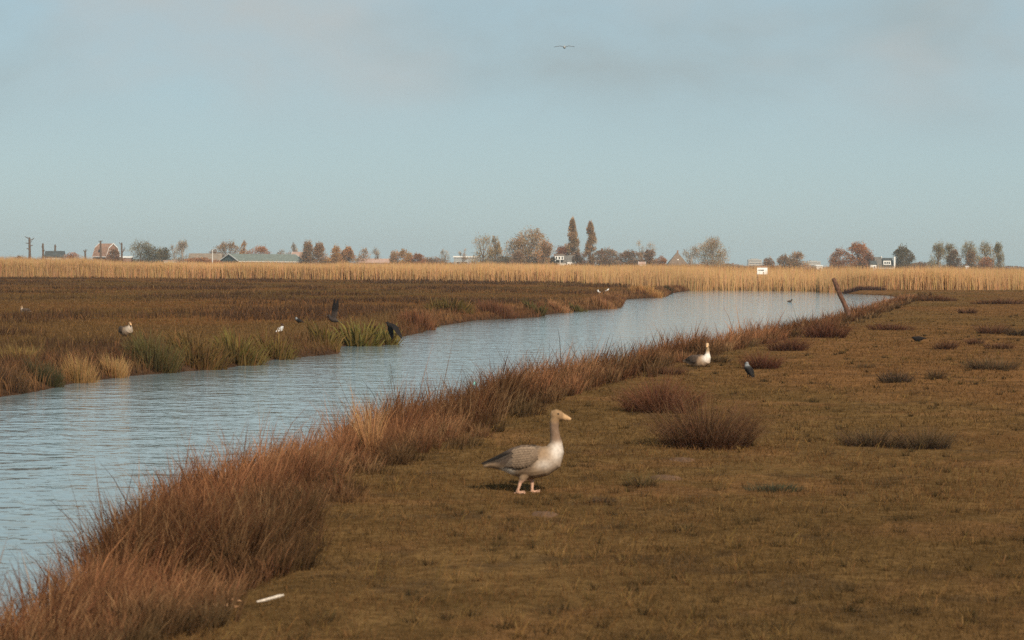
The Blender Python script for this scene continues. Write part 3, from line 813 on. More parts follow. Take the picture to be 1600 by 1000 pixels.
T("spreading olive tree right of the gambrel house", 219, 375, 34, 900, 'round', (0.17, 0.135, 0.08), nl=1100, leaf=(0.7, 0.22))
T("small dark tree between two olive ones", 238, 385, 24, 900, 'round', DKG, nl=900)
T("small dark olive tree right end of its clump", 254, 386, 20, 880, 'round', (0.13, 0.10, 0.06), nl=800)
T("pale bare tree left of the long tan roof", 285, 374, 26, 930, 'cone', GRY, nl=900, leaf=(0.8, 0.16), bark='pale_bark')
T("thin faint tree beside the pale bare one", 272, 382, 14, 960, 'vase', GRY, nl=260, leaf=(0.7, 0.15), bark='pale_bark', K=16)
T("small brown tree behind the white pole", 333, 388, 16, 980, 'round', BRN, nl=450)
T("rounded brown tree behind the green barn roof", 357, 377, 36, 1000, 'round', (0.24, 0.15, 0.085), nl=1500)
T("narrow orange tree behind the green barn ridge", 382, 376, 14, 1000, 'poplar', GLD, nl=700)
T("low rust tree behind the green barn ridge", 405, 384, 30, 1000, 'round', RST, nl=1100)
T("low faint tree left of the pink roof", 441, 390, 16, 1000, 'round', GRY, nl=400)
T("slim bare poplar above the pink roof", 459, 379, 14, 1020, 'poplar', GRY, nl=450, leaf=(0.8, 0.2))
T("left brown tree of the square clump by pink roof", 481, 376, 22, 900, 'cone', (0.23, 0.14, 0.085), nl=1500)
T("broad brown tree of the square clump by pink roof", 499, 379, 26, 900, 'cone', (0.24, 0.14, 0.08), nl=1700)
T("left golden tree of the orange pair", 526, 384, 20, 880, 'shrub', GLD, nl=1400)
T("right golden tree of the orange pair", 544, 385, 19, 880, 'shrub', (0.33, 0.17, 0.075), nl=1300)
T("pale airy tree right of the orange pair", 568, 387, 26, 900, 'cone', TAN, nl=700, leaf=(0.7, 0.2))
T("small thin tree standing alone above pale sheds", 591, 387, 14, 900, 'vase', GRY, nl=380, leaf=(0.7, 0.18), K=20)
T("small pale tree left of a rounder brown one", 616, 391, 20, 900, 'cone', TAN, nl=600)
T("round-topped brown tree among low trees", 633, 389, 18, 900, 'round', GLD, nl=1000)
T("low rust dome of a tree at row end", 653, 396, 24, 900, 'shrub', RST, nl=900)
T("small bare tree alone in the skyline gap", 695, 389, 14, 950, 'vase', GRY, nl=300, leaf=(0.7, 0.16), K=18)
T("thin brown sapling before the long white shed", 723, 388, 10, 900, 'vase', TAN, nl=260, leaf=(0.6, 0.16), K=14)
T("airy pale tree, left of the tall pair", 754, 367, 30, 880, 'round', (0.30, 0.20, 0.10), nl=1000, leaf=(0.8, 0.24), K=26)
T("airy pale tree, right of the tall pair", 774, 369, 22, 880, 'cone', (0.28, 0.19, 0.10), nl=760, leaf=(0.8, 0.24), K=24)
T("biggest round brown tree on the skyline", 826, 357, 50, 860, 'round', (0.27, 0.165, 0.085), nl=3200, K=60)
T("lower brown tree leaning on the biggest round one", 850, 375, 22, 850, 'round', (0.27, 0.15, 0.075), nl=1200)
T("brown bush at the foot of the biggest tree", 808, 392, 20, 840, 'shrub', BRN, nl=700, name="bush")
T("red leaved tree behind the white farmhouse", 876, 384, 22, 900, 'round', (0.26, 0.105, 0.05), nl=1100)
T("tallest poplar beside the white farmhouse", 894, 342, 15, 900, 'poplar', (0.30, 0.185, 0.10), nl=2600, K=60, leaf=(0.9, 0.34))
T("slender poplar, second tallest, right of the tallest", 922, 347, 13, 900, 'poplar', (0.30, 0.185, 0.10), nl=2100, K=54, leaf=(0.9, 0.34))
T("dark brown bush right of the white farmhouse", 905, 391, 20, 860, 'shrub', (0.14, 0.085, 0.055), nl=900, name="bush")
T("dark bush left of the white farmhouse", 864, 401, 12, 870, 'shrub', (0.06, 0.05, 0.04), nl=500, name="bush")
T("wide brown thicket right of the slender poplar", 948, 388, 42, 900, 'shrub', BRN, nl=2000, name="bush", K=40)
T("lower brown thicket next to the small round tree", 985, 391, 44, 900, 'shrub', BRN, nl=1900, name="bush", K=40)
T("thin bare tree above the brown thicket", 1001, 375, 12, 960, 'vase', GRY, nl=300, leaf=(0.8, 0.15), K=18)
T("paired thin bare tree behind the small round tree", 1017, 378, 18, 980, 'vase', GRY, nl=320, leaf=(0.8, 0.15), K=18)
T("small round brown tree at the thicket end", 1016, 389, 18, 880, 'round', (0.22, 0.125, 0.075), nl=1000)
T("low red brown bush left of the pyramid roof", 1033, 400, 16, 900, 'shrub', RST, nl=600, name="bush")
T("small pale bare tree right of the pyramid roof", 1080, 384, 20, 900, 'vase', GRY, nl=560, leaf=(0.8, 0.18), bark='pale_bark')
T("big pale bare tree standing alone, egg-shaped crown", 1112, 370, 38, 900, 'round', (0.31, 0.215, 0.13), nl=2000, leaf=(0.9, 0.22), K=46, bark='pale_bark')
T("brown bush just above the white sign", 1201, 402, 16, 900, 'shrub', BRN, nl=500, name="bush")
T("small brown tree left of a broader twin", 1224, 397, 14, 900, 'round', BRN, nl=600)
T("broad brown tree between sign and leaning post", 1245, 393, 26, 900, 'round', TAN, nl=1300)
T("red leaved tree left of the largest rust one", 1312, 388, 24, 880, 'round', (0.26, 0.12, 0.06), nl=1300)
T("largest rust red tree left of the dark-roofed house", 1341, 379, 32, 880, 'round', (0.31, 0.135, 0.055), nl=2200, K=46)
T("low dark rust tree beside the dark-roofed house", 1358, 394, 16, 870, 'round', (0.22, 0.105, 0.06), nl=900)
T("dark green-brown tree with white trunk beside house", 1410, 384, 26, 870, 'round', (0.13, 0.095, 0.055), nl=1700, bark='pale_bark')
T("low dark hedge strip right of the white-trunk tree", 1445, 409, 52, 950, 'shrub', BRN, nl=900, name="bush", K=40)
T("leftmost bare tree of the right-hand row", 1466, 377, 26, 880, 'cone', OLI, nl=800, leaf=(0.9, 0.2))
T("second bare tree of the right-hand row", 1485, 379, 20, 880, 'round', OLI, nl=560, leaf=(0.9, 0.2))
T("dense brown tree inside the right-hand row", 1491, 390, 18, 870, 'shrub', (0.17, 0.11, 0.07), nl=1000)
T("third bare tree of the right-hand row", 1514, 377, 22, 880, 'round', OLI, nl=800, leaf=(0.9, 0.2))
T("brown leafing tree under the third bare one", 1517, 392, 16, 875, 'shrub', BRN, nl=700)
T("fourth bare tree of the right-hand row", 1540, 377, 24, 880, 'round', (0.24, 0.175, 0.09), nl=860, leaf=(0.9, 0.2))
T("low rust bush under the fourth bare tree", 1541, 402, 24, 870, 'shrub', RST, nl=700, name="bush")
T("last bare tree of the right-hand row, arching right", 1560, 378, 20, 880, 'cone', (0.21, 0.165, 0.09), nl=700, leaf=(0.9, 0.2))
T("low scrub between the pale bare tree and the sign", 1140, 411, 40, 1100, 'shrub', BRN, nl=500, name="bush", K=30)
T("low brown scrub across the skyline gap", 675, 401, 40, 950, 'shrub', BRN, nl=900, name="bush", K=30)
T("low brown scrub left of the green barn", 310, 402, 60, 860, 'shrub', RST, nl=900, name="bush", K=40)
T("low grey scrub beneath the airy pale pair", 785, 400, 50, 860, 'shrub', (0.16, 0.12, 0.085), nl=1100, name="bush", K=40)

# low scrub and hedges that close the gaps along the skyline
def skyline_scrub():
    n = 30000; D = U(960, 1080, n); px = U(-120, 1720, n)
    top = np.interp(px, [-120, 200, 300, 480, 520, 660, 700, 800, 1010, 1040, 1080, 1300, 1420, 1720], [2.6, 3.0, 3.4, 4.0, 5.0, 4.2, 3.0, 4.2, 4.6, 3.4, 2.4, 2.2, 2.9, 2.3])
    hn = 0.55 + 0.9 * fbm(px * 0.055, px * 0 + 2.0, 95.0, 4)
    x = (px - 800) / FPX * D
    h = top * hn; z = h * rng.random(n) ** 0.6
    P = np.stack([x, D, z * 0.93], 1)
    tone = fbm(px * 0.02, px * 0 + 7.0, 97.0, 3)[:, None]
    c = cvar((0.26, 0.165, 0.105), n, 0.25) * (0.55 + 0.8 * tone)
    b = BL(); b.add(blades(P, U(0.4, 1.0, n), U(0.2, 0.5, n), U(0, 3.14, n), U(0, 6.28, n), U(0, 0.8, n), U(0, 0.3, n), c, c, 2, 0.4))
    o = link("skyline_scrub", b.mesh("skyline_scrub"), M['twig']); tag(o, "low brown scrub band along the horizon between the trees", "scrub", kind="stuff")
skyline_scrub()

# ------------------------------------------------------------------ buildings on the skyline
def spot(px, D): 
    p = at(px, 415, D); p.z = 0; return p
def gable_house(root, L, W, eave, ridge, wall, roof, over=0.35, trim=None, gambrel=None):
    """x along the ridge, front towards -y; walls with gables, thick roof slopes, barge boards"""
    l, w = L / 2, W / 2
    if gambrel:
        gw, gz = gambrel
        prof = [(-w, eave), (-gw, gz), (0, ridge), (gw, gz), (w, eave)]
    else:
        prof = [(-w, eave), (0, ridge), (w, eave)]
    mb = MB()
    for s in (-1, 1):
        pts = [(s * l, -w, 0), (s * l, w, 0)] + [(s * l, y, z - 0.05) for y, z in reversed(prof)]
        mb.poly(pts if s > 0 else pts[::-1])
    mb.poly([(-l, -w, 0), (l, -w, 0), (l, -w, eave), (-l, -w, eave)]); mb.poly([(l, w, 0), (-l, w, 0), (-l, w, eave), (l, w, eave)])
    mb.build("wall", wall, root)
    mb = MB(); x0, x1 = -l - over, l + over
    for i in range(len(prof) - 1):
        (y0, z0), (y1, z1) = prof[i], prof[i + 1]
        if i == 0: k = over / math.hypot(y1 - y0, z1 - z0); y0 -= (y1 - y0) * k; z0 -= (z1 - z0) * k
        if i == len(prof) - 2: k = over / math.hypot(y1 - y0, z1 - z0); y1 += (y1 - y0) * k; z1 += (z1 - z0) * k
        mb.slab([(x0, y0, z0), (x1, y0, z0), (x1, y1, z1), (x0, y1, z1)], 0.14)
    rf = mb.build("roof", roof, root)
    if trim:
        for s in (-1, 1):
            mb = MB(); x = s * (l + over + 0.03)
            for i in range(len(prof) - 1):
                (y0, z0), (y1, z1) = prof[i], prof[i + 1]
                mb.slab([(x, y0, z0 - 0.12), (x, y1, z1 - 0.12), (x, y1, z1 + 0.30), (x, y0, z0 + 0.30)], 0.08 * s)
            mb.build("barge_board", trim, rf)
        mb = MB(); mb.box(x0, x1, -w - over - 0.25, -w - over + 0.02, eave - 0.42, eave - 0.12); mb.build("gutter", trim, rf)
    return rf
def pane(root, x, y, z, w, h, face='front', frame=True):
    """window with a raised frame and a recessed pane"""
    mb = MB(); t = 0.09
    def bx(a0, a1, z0, z1, d0, d1):
        if face == 'front': mb.box(a0, a1, y - d1, y - d0, z0, z1)
        elif face == 'right': mb.box(x + d0, x + d1, a0, a1, z0, z1)
        else: mb.box(x - d1, x - d0, a0, a1, z0, z1)
    c = x if face == 'front' else y
    bx(c - w / 2, c + w / 2, z, z + t, 0.005, 0.10); bx(c - w / 2, c + w / 2, z + h - t, z + h, 0.005, 0.10)
    bx(c - w / 2, c - w / 2 + t, z + t, z + h - t, 0.005, 0.10); bx(c + w / 2 - t, c + w / 2, z + t, z + h - t, 0.005, 0.10)
    f = mb.build("window", M['white'], root)
    mb = MB(); bx(c - w / 2 + t, c + w / 2 - t, z + t, z + h - t, 0.004, 0.04); mb.build("pane", M['glass'], f)
def door(root, x, y, w=1.0, h=2.1, mat='brown_tile'):
    mb = MB(); mb.box(x - w / 2, x + w / 2, y - 0.07, y - 0.004, 0.02, h); mb.build("door", M[mat], root)

r = empty("gambrel_house", spot(166, 900), math.radians(-38)); r.rotation_euler.z = math.radians(38) * -1
tag(r, "tan gambrel-roofed house with white barge boards behind the left reeds", "house")
gable_house(r, 8.6, 7.8, 4.7, 10.2, M['brick'], M['red_tile'], 0.3, M['white'], gambrel=(2.5, 8.3))
pane(r, 4.3, 0.9, 5.6, 1.1, 1.5, 'right'); pane(r, 4.3, -1.4, 5.6, 1.1, 1.5, 'right'); pane(r, -1.5, -3.9, 1.2, 1.4, 1.6); pane(r, 1.8, -3.9, 1.2, 1.4, 1.6); door(r, 0.2, -3.9)
mb = MB(); mb.slab([(-1.0, -3.0, 6.6), (0.1, -3.0, 6.6), (0.1, -3.0, 7.6), (-1.0, -3.0, 7.6)], 0.6); mb.build("dormer", M['glass'], r)
r = empty("lean_to_shed", spot(197, 895)); tag(r, "low white-edged shed right of the gambrel house", "shed")
mb = MB(); mb.box(-2.6, 2.6, -2, 2, 0, 4.0); mb.build("wall", M['brick'], r)
mb = MB(); mb.slab([(-2.9, -2.3, 4.02), (2.9, -2.3, 4.02), (2.9, 2.3, 4.5), (-2.9, 2.3, 4.5)], 0.35); mb.build("roof", M['white'], r); door(r, 0.5, -2)
r = empty("small_barn", spot(86, 860)); tag(r, "small dark-roofed barn with hipped end at far left", "barn")
gable_house(r, 7.5, 5, 4.2, 6.6, M['pale_wall'], M['dark_tile'], 0.3); door(r, 1, -2.5, 1.6, 2.4)
r = empty("long_barn", spot(322, 960)); tag(r, "long low tan-roofed barn left of the green one", "barn")
gable_house(r, 15, 9, 3.4, 6.4, M['brick'], M['tan_roof'], 0.4); door(r, -3, -4.5, 3, 3); pane(r, 3, -4.5, 1.4, 1.5, 1.2)
r = empty("green_barn", spot(410, 900), math.radians(40)); tag(r, "long green boarded barn with white-edged gable", "barn")
gable_house(r, 34, 15, 3.0, 6.0, M['green_board'], M['sheet_roof'], 0.3, M['white'])
mb = MB(); mb.box(-17.08, -17.004, -2.2, 2.2, 0.02, 3.1); mb.build("door", M['dark_tile'], r)
for k in range(5): pane(r, -12 + 6 * k, -7.5, 1.2, 1.6, 0.9)
r = empty("pink_roofed_house", spot(467, 950), math.radians(-30)); tag(r, "small house with faded pink tiled roof behind green barn", "house")
gable_house(r, 6.5, 6.5, 3.8, 7.4, M['dark_tile'], M['pink_tile'], 0.3, M['white']); pane(r, 3.25, 0, 4.2, 0.9, 1.2, 'right'); door(r, 0, -3.25)
r = empty("pale_shed", spot(266, 760)); tag(r, "low pinkish flat-roofed shed just above the left reeds", "shed")
mb = MB(); mb.box(-2.2, 2.2, -1.6, 1.6, 0, 2.7); mb.build("wall", M['pale_wall'], r); mb = MB(); mb.box(-2.4, 2.4, -1.8, 1.8, 2.704, 2.95); mb.build("roof", M['pink_tile'], r); door(r, 0.6, -1.6)
r = empty("field_shed", spot(585, 900)); tag(r, "long low shed with pale pink roof under small trees", "shed")
gable_house(r, 13, 6, 2.6, 4.3, M['brick'], M['pink_tile'], 0.3); door(r, -2, -3); pane(r, 2.5, -3, 1.2, 1.4, 1.0)
r = empty("white_shed", spot(728, 920)); tag(r, "long low shed with a white roof edge, left of tall trees", "shed")
mb = MB(); mb.box(-5.4, 5.4, -3, 3, 0, 5.2); mb.build("wall", M['concrete'], r); mb = MB(); mb.box(-5.7, 5.7, -3.4, 3.3, 5.204, 5.85); mb.build("roof", M['white'], r)
for k in range(3): pane(r, -3.4 + 3.4 * k, -3, 2.2, 1.6, 1.2)
# white farmhouse
r = empty("white_farmhouse", spot(882, 880)); tag(r, "white farmhouse with grey roof at the foot of the poplars", "house")
gable_house(r, 7.6, 6, 3.1, 6.2, M['white'], M['grey_tile'], 0.25, None)
mb = MB(); mb.box(3.95, 4.75, -1.6, 1.2, 0, 6.5); mb.build("chimney_wall", M['white'], r)
mb = MB(); mb.slab([(4.75, -2.0, 4.6), (7.0, -2.6, 2.2), (7.0, -2.6, 2.75), (4.75, -2.0, 5.2)], 0.3); mb.build("sloping_wall", M['white'], r)
mb = MB(); mb.box(-4.2, -0.4, -4.2, -2.4, 4.3, 6.2); bal = mb.build("upper_bay", M['white'], r)
for k in range(3): pane(r, -3.55 + 1.25 * k, -4.2, 4.5, 0.7, 1.3)
mb = MB(); mb.slab([(-4.5, -4.5, 6.22), (-0.1, -4.5, 6.22), (-0.1, -2.2, 6.7), (-4.5, -2.2, 6.7)], 0.15); mb.build("bay_roof", M['brown_tile'], r)
for x in (-4.0, -2.0): mb = MB(); mb.box(x - 0.14, x + 0.14, -4.15, -3.9, 0, 4.295); mb.build("post", M['white'], r)
mb = MB(); mb.box(1.0, 3.9, -4.6, -3.005, 0, 3.4); mb.build("porch", M['white'], r); pane(r, 1.8, -4.6, 1.5, 0.7, 1.2); pane(r, 3.0, -4.6, 1.5, 0.7, 1.2)
# pyramid roofed farm
r = empty("pyramid_barn", spot(1058, 900)); tag(r, "brown farm with a tall pyramid roof", "barn")
mb = MB(); mb.box(-4.4, 4.4, -4.4, 4.4, 0, 2.2); mb.build("wall", M['brick'], r)
mb = MB(); e = 4.8
for k in range(4):
    c = [(-e, -e), (e, -e), (e, e), (-e, e)]; a_, b_ = c[k], c[(k + 1) % 4]
    mb.slab([(a_[0], a_[1], 2.0), (b_[0], b_[1], 2.0), (0.3 * (b_[0] > 0) * 0, 0, 8.1), (0, 0, 8.12)][:3], 0.12)
rf = mb.build("roof", M['brown_tile'], r)
mb = MB(); mb.box(-0.1, 0.5, -0.3, 0.3, 7.3, 8.9); mb.build("chimney", M['brick'], rf)
mb = MB(); mb.box(-0.2, 0.5, -2.9, -2.2, 4.4, 5.0); mb.build("skylight", M['white'], rf)
pane(r, -2, -4.4, 0.9, 1.2, 1.1); pane(r, 2, -4.4, 0.9, 1.2, 1.1); door(r, 0, -4.4)
mb = MB(); r = empty("white_gabled_shed", spot(1003, 860)); tag(r, "tiny white-gabled shed under the brown thicket", "shed")
gable_house(r, 2.6, 2.6, 2.4, 3.6, M['white'], M['pink_tile'], 0.2, M['white']); door(r, 0, -1.3, 0.9, 1.9)
# dark roofed house on the right
r = empty("dark_roofed_house", spot(1379, 870)); tag(r, "dark-roofed house with white dormer and tall white chimney", "house")
gable_house(r, 7.6, 7, 1.9, 5.9, M['white'], M['dark_tile'], 0.3, M['white'])
mb = MB(); mb.box(-0.3, 2.9, -3.3, -1.2, 3.0, 4.9); dm = mb.build("dormer", M['white'], r)
for k in range(3): pane(r, 0.45 + 0.88 * k, -3.3, 3.35, 0.75, 1.1)
mb = MB(); mb.slab([(-0.5, -3.5, 4.92), (3.1, -3.5, 4.92), (3.1, -0.4, 5.5), (-0.5, -0.4, 5.5)], 0.12); mb.build("dormer_roof", M['dark_tile'], dm)
mb = MB(); mb.box(4.15, 4.75, -3.7, -2.6, 0, 6.5); mb.build("chimney", M['white'], r)
mb = MB(); mb.box(-0.75, -0.35, -0.3, 0.3, 5.6, 6.7); mb.build("chimney", M['white'], r)
pane(r, -2.2, -3.5, 0.5, 1.4, 1.2); pane(r, 1.6, -3.5, 0.5, 1.8, 1.2); door(r, -0.3, -3.5, 0.95, 1.85)
r = empty("hip_roofed_annex", spot(1371.5, 868)); tag(r, "steep dark roofed annex left of the dark-roofed house", "house")
gable_house(r, 2.6, 3.4, 2.2, 6.3, M['pale_wall'], M['grey_tile'], 0.2, None); pane(r, 0, -1.7, 0.7, 0.9, 1.0); door(r, -0.8, -1.7, 0.7, 1.9)
r = empty("garden_shed", spot(1364, 862)); tag(r, "little white-fronted shed half hidden by rust tree", "shed")
gable_house(r, 2.4, 2.4, 3.2, 4.6, M['white'], M['dark_tile'], 0.2, None); pane(r, 0.4, -1.2, 1.6, 0.7, 0.9); door(r, -0.6, -1.2, 0.7, 1.9)
r = empty("white_cabin", spot(1280, 600)); tag(r, "tiny white cabin showing above the reeds near the post", "cabin")
mb = MB(); mb.box(-0.95, 0.95, -0.8, 0.8, 0, 2.2); mb.build("wall", M['white'], r); mb = MB(); mb.slab([(-1.1, -0.95, 2.21), (1.1, -0.95, 2.21), (1.1, 0.95, 2.45), (-1.1, 0.95, 2.45)], 0.08); mb.build("roof", M['white'], r); pane(r, 0.3, -0.8, 1.2, 0.6, 0.6)
r = empty("white_hut", spot(1511, 700)); tag(r, "tiny white hut at the foot of the right-hand row", "cabin")
mb = MB(); mb.box(-0.5, 0.5, -0.5, 0.5, 0, 2.35); mb.build("wall", M['white'], r); mb = MB(); mb.slab([(-0.65, -0.65, 2.36), (0.65, -0.65, 2.36), (0.65, 0.65, 2.6), (-0.65, 0.65, 2.6)], 0.06); mb.build("roof", M['white'], r)
for px, w, top, D, lab in ((1179, 21, 405.5, 2600, "far hazy office block above the white sign"), (1271, 20, 408.5, 2600, "far hazy flat block left of the rust trees")):
    r = empty("office_block", spot(px, D)); tag(r, lab, "building", "hazy blocks on the horizon")
    hw = w / 2 / FPX * D; H = at(px, top, D).z
    mb = MB(); mb.box(-hw, hw, -6, 6, 0, H); mb.build("wall", M['pale_wall'], r)  # extra distance haze is put into the colour: a pale wall
    for q in range(3):
        mb = MB(); mb.box(-hw + 0.6, hw - 0.6, -6.1, -6.004, H - 2.2 - 3 * q, H - 1.5 - 3 * q); mb.build("window", M['glass'], r)
    mb = MB(); mb.box(-hw * 0.6, hw * 0.5, -3, 3, H + 0.004, H + 1.3); mb.build("roof", M['concrete'], r)
p = spot(332, 700); mb = MB(); mb.tube([(0, 0, -0.2), (0, 0, 3), (0, 0, at(332, 391, 700).z)], [0.16, 0.14, 0.09], 8); mb.tube([(0, 0, at(332, 391, 700).z), (0, 0, at(332, 391, 700).z + 0.15)], [0.16, 0.05], 8)
o = mb.build("flag_pole", M['white']); o.location = p; tag(o, "thin white pole left of the green barn", "pole")

# ------------------------------------------------------------------ sign, post, litter
d = 197.0
c = at(1191, 423.3, d)
r = empty("sign_board", (c.x, d, 0)); tag(r, "white notice board with grey arrow bar standing in the reeds", "sign")
k = d / FPX
mb = MB(); mb.box(-8 * k, 8 * k, -0.03, 0.0, c.z - 5.3 * k, c.z + 5.0 * k); mb.build("board", M['sign_white'], r)
mb = MB(); mb.box(-7.6 * k, 8 * k, -0.035, 0.004, c.z + 5.4 * k, c.z + 7.4 * k); mb.build("top_rail", M['sign_wood'], r)
mb = MB(); mb.slab([(-7.0 * k, -0.033, c.z + 0.7 * k), (2.4 * k, -0.033, c.z - 0.1 * k), (2.4 * k, -0.033, c.z + 2.0 * k), (-6.2 * k, -0.033, c.z + 1.7 * k)], 0.006); mb.build("arrow_bar", M['sign_grey'], r)
mb = MB(); mb.box(1.1 * k, 2.6 * k, -0.041, -0.034, c.z - 3.6 * k, c.z - 2.2 * k); mb.build("dot", M['sign_grey'], r)
for x in (-6.5 * k, 6.5 * k):
    mb = MB(); mb.box(x - 0.045, x + 0.045, 0.006, 0.09, -0.8, c.z + 4.8 * k); mb.build("post", M['sign_wood'], r)
d = 78.0
b0, b1 = at(1339, 500, d), at(1302.5, 437, d); b0.z = -0.5
mb = MB(); n = 7
pts = [b0.lerp(b1, i / n) + Vector((0.012 * math.sin(i * 2.1), 0.01 * math.cos(i * 1.7), 0)) for i in range(n + 1)]
rad = [0.094, 0.094, 0.090, 0.092, 0.087, 0.089, 0.085, 0.080]
mb.tube([p - b0 for p in pts] + [b1 - b0 + Vector((-0.012, 0, 0.05))], rad + [0.06], 10)
o = mb.build("leaning_post", M['old_wood'], smooth=False); o.location = b0
tag(o, "weathered brown wooden post leaning left over the canal", "post")
g = gp(421, 947); z = float(ground_z(np.array([g.x]), np.array([g.y]))[0]); k = g.y / FPX
mb = MB(); mb.tube([(-19 * k, -0.02, 0.035), (-8 * k, 0.0, 0.042), (4 * k, 0.03, 0.05), (13 * k, 0.05, 0.058), (20 * k, 0.07, 0.06)], [0.005, 0.0078, 0.0084, 0.0088, 0.006], 8)
o = mb.build("stick", M['stick'], smooth=False); o.location = (g.x, g.y, z); o.rotation_euler = (0, 0, 0.0); tag(o, "bleached white stick lying on the turf by the rushes", "stick")
for i, (px, py, s, lab) in enumerate(((345, 950, 0.050, "pale dry leaf, largest scrap left of the white stick"), (367, 941, 0.040, "orange curled leaf scrap against the rushes"), (366, 953, 0.030, "small orange leaf scrap between stick and rushes"))):
    g = gp(px, py); z = float(ground_z(np.array([g.x]), np.array([g.y]))[0])
    mb = MB(); q = []
    for k in range(9):
        th = 2 * math.pi * k / 9; rr = s * (0.75 + 0.35 * math.sin(3 * th + i))
        q.append((rr * math.cos(th), rr * 0.6 * math.sin(th), 0.02 + 0.8 * rr * abs(math.sin(th)) + 0.01 * math.cos(2 * th)))
    mb.poly([(x, y, z_) for x, y, z_ in q]); mb.poly([(x, y + 0.003, z_ - 0.003) for x, y, z_ in reversed(q)])
    for k in range(9):
        k2 = (k + 1) % 9; mb.f.append((k, 9 + (8 - k), 9 + (8 - k2), k2))
    o = mb.build("dry_leaf", M['dry_leaf']); o.location = (g.x, g.y, z + 0.012); tag(o, lab, "leaf", "leaf scraps by the rushes")
p = at(741, 599, 27.0); mb = MB(); mb.slab([(-0.008, 0, -0.02), (0.009, 0.01, -0.022), (0.012, 0.0, 0.024), (-0.005, 0.01, 0.02)], 0.004)
o = mb.build("litter_scrap", M['turquoise']); o.location = p; tag(o, "tiny turquoise plastic scrap caught in the rush tips", "litter")
for i, (px, py, w, hgt, lab) in enumerate(((1066, 719, 40, 0.015, "flat bare earth mound below the largest olive tussock"), (1040, 748, 50, 0.022, "bare reddish earth mound right of the thin grassy tuft"), (848, 803, 44, 0.012, "thin bare earth patch in front of the standing goose"))):
    g = gp(px, py); z = float(ground_z(np.array([g.x]), np.array([g.y]))[0]); R = w * g.y / FPX * 0.5
    mb = MB(); rings, sides = 6, 18
    mb.v.append((0, 0, hgt))
    for j in range(1, rings + 1):
        for k in range(sides):
            th = 2 * math.pi * k / sides; rr = R * j / rings * (0.8 + 0.4 * float(vnoise(math.cos(th) * 2 + i * 5, math.sin(th) * 2, 3)))
            x, y = rr * math.cos(th), rr * 1.6 * math.sin(th)
            mb.v.append((x, y, hgt * (1 - (j / rings) ** 2) * (0.6 + 0.8 * float(vnoise(x * 30, y * 30, 9))) - 0.01 * (j == rings)))
    for k in range(sides): mb.f.append((0, 1 + k, 1 + (k + 1) % sides))
    for j in range(rings - 1):
        for k in range(sides):
            a_ = 1 + j * sides + k; b_ = 1 + j * sides + (k + 1) % sides; mb.f.append((a_, a_ + sides, b_ + sides, b_))
    o = mb.build("earth_mound", M['soil'], smooth=True); o.location = (g.x, g.y, z + 0.004); tag(o, lab, "earth mound", "bare earth on the near meadow")


# ------------------------------------------------------------------ birds
def loft(mb, rings, sides=18, lat=(0, 1, 0)):
    """closed tube through rings (centre, half height, half width); lat is the sideways axis"""
    lat = Vector(lat).normalized(); C = [Vector(r[0]) for r in rings]; n0 = len(mb.v)
    for i, (c, rh, rw) in enumerate(rings):
        t = (C[min(i + 1, len(C) - 1)] - C[max(i - 1, 0)]).normalized()
        nrm = lat.cross(t).normalized() * -1
        for k in range(sides):
            th = 2 * math.pi * k / sides
            mb.v.append(tuple(C[i] + lat * (rw * math.cos(th)) + nrm * (rh * math.sin(th))))
    for i in range(len(C) - 1):
        for k in range(sides):
            k2 = (k + 1) % sides
            mb.f.append((n0 + i * sides + k, n0 + i * sides + k2, n0 + (i + 1) * sides + k2, n0 + (i + 1) * sides + k))
    mb.f.append(tuple(n0 + k for k in reversed(range(sides)))); mb.f.append(tuple(n0 + (len(C) - 1) * sides + k for k in range(sides)))
def fuse(mb, name, voxel, smooth=3):
    """grow all pieces of a body together into one continuous skin"""
    me = bpy.data.meshes.new(name + "_raw"); me.from_pydata(mb.v, [], mb.f); me.update()
    tmp = bpy.data.objects.new("tmp", me); col.objects.link(tmp)
    m = tmp.modifiers.new("r", 'REMESH'); m.mode = 'VOXEL'; m.voxel_size = voxel
    if smooth:
        m2 = tmp.modifiers.new("s", 'SMOOTH'); m2.factor = 0.5; m2.iterations = smooth
    dg = bpy.context.evaluated_depsgraph_get(); ev = tmp.evaluated_get(dg)
    out = bpy.data.meshes.new_from_object(ev); out.name = name
    bpy.data.objects.remove(tmp); bpy.data.meshes.remove(me)
    for p in out.polygons: p.use_smooth = True
    return out
def paint(me, fn):
    n = len(me.vertices); V = np.empty(n * 3, np.float32); me.vertices.foreach_get("co", V); V = V.reshape(-1, 3)
    C = np.ones((n, 4), np.float32); C[:, :3] = fn(V[:, 0].astype(float), V[:, 1].astype(float), V[:, 2].astype(float))
    a = me.color_attributes.new("Col", 'FLOAT_COLOR', 'POINT'); a.data.foreach_set("color", C.ravel())
def mixc(c, new, w): return c * (1 - w[:, None]) + np.asarray(new)[None] * w[:, None]
def blob(x, z, cx, cz, rx, rz): return np.exp(-(((x - cx) / rx) ** 2 + ((z - cz) / rz) ** 2))
def ball(name, mat, parent, c, r):
    mb = MB(); loft(mb, [(Vector(c) + Vector((0, 0, r * math.sin(a))), r * math.cos(a), r * math.cos(a)) for a in (-1.4, -0.8, 0, 0.8, 1.4)], 10, (1, 0, 0))
    return mb.build(name, mat, parent, True)
S = 0.0011
def gx(cx): return (cx - 540) * S
def gz_(cy): return (815 - cy) * S
def goose_rings(dz=0.0):
    L = [(200, 596, 10, 26), (262, 578, 34, 52), (350, 566, 66, 84), (430, 570, 98, 106), (520, 566, 124, 118), (600, 560, 133, 122), (680, 548, 126, 114)]
    return [(Vector((gx(a), 0, gz_(b) + dz)), h * S, w * S) for a, b, h, w in L]
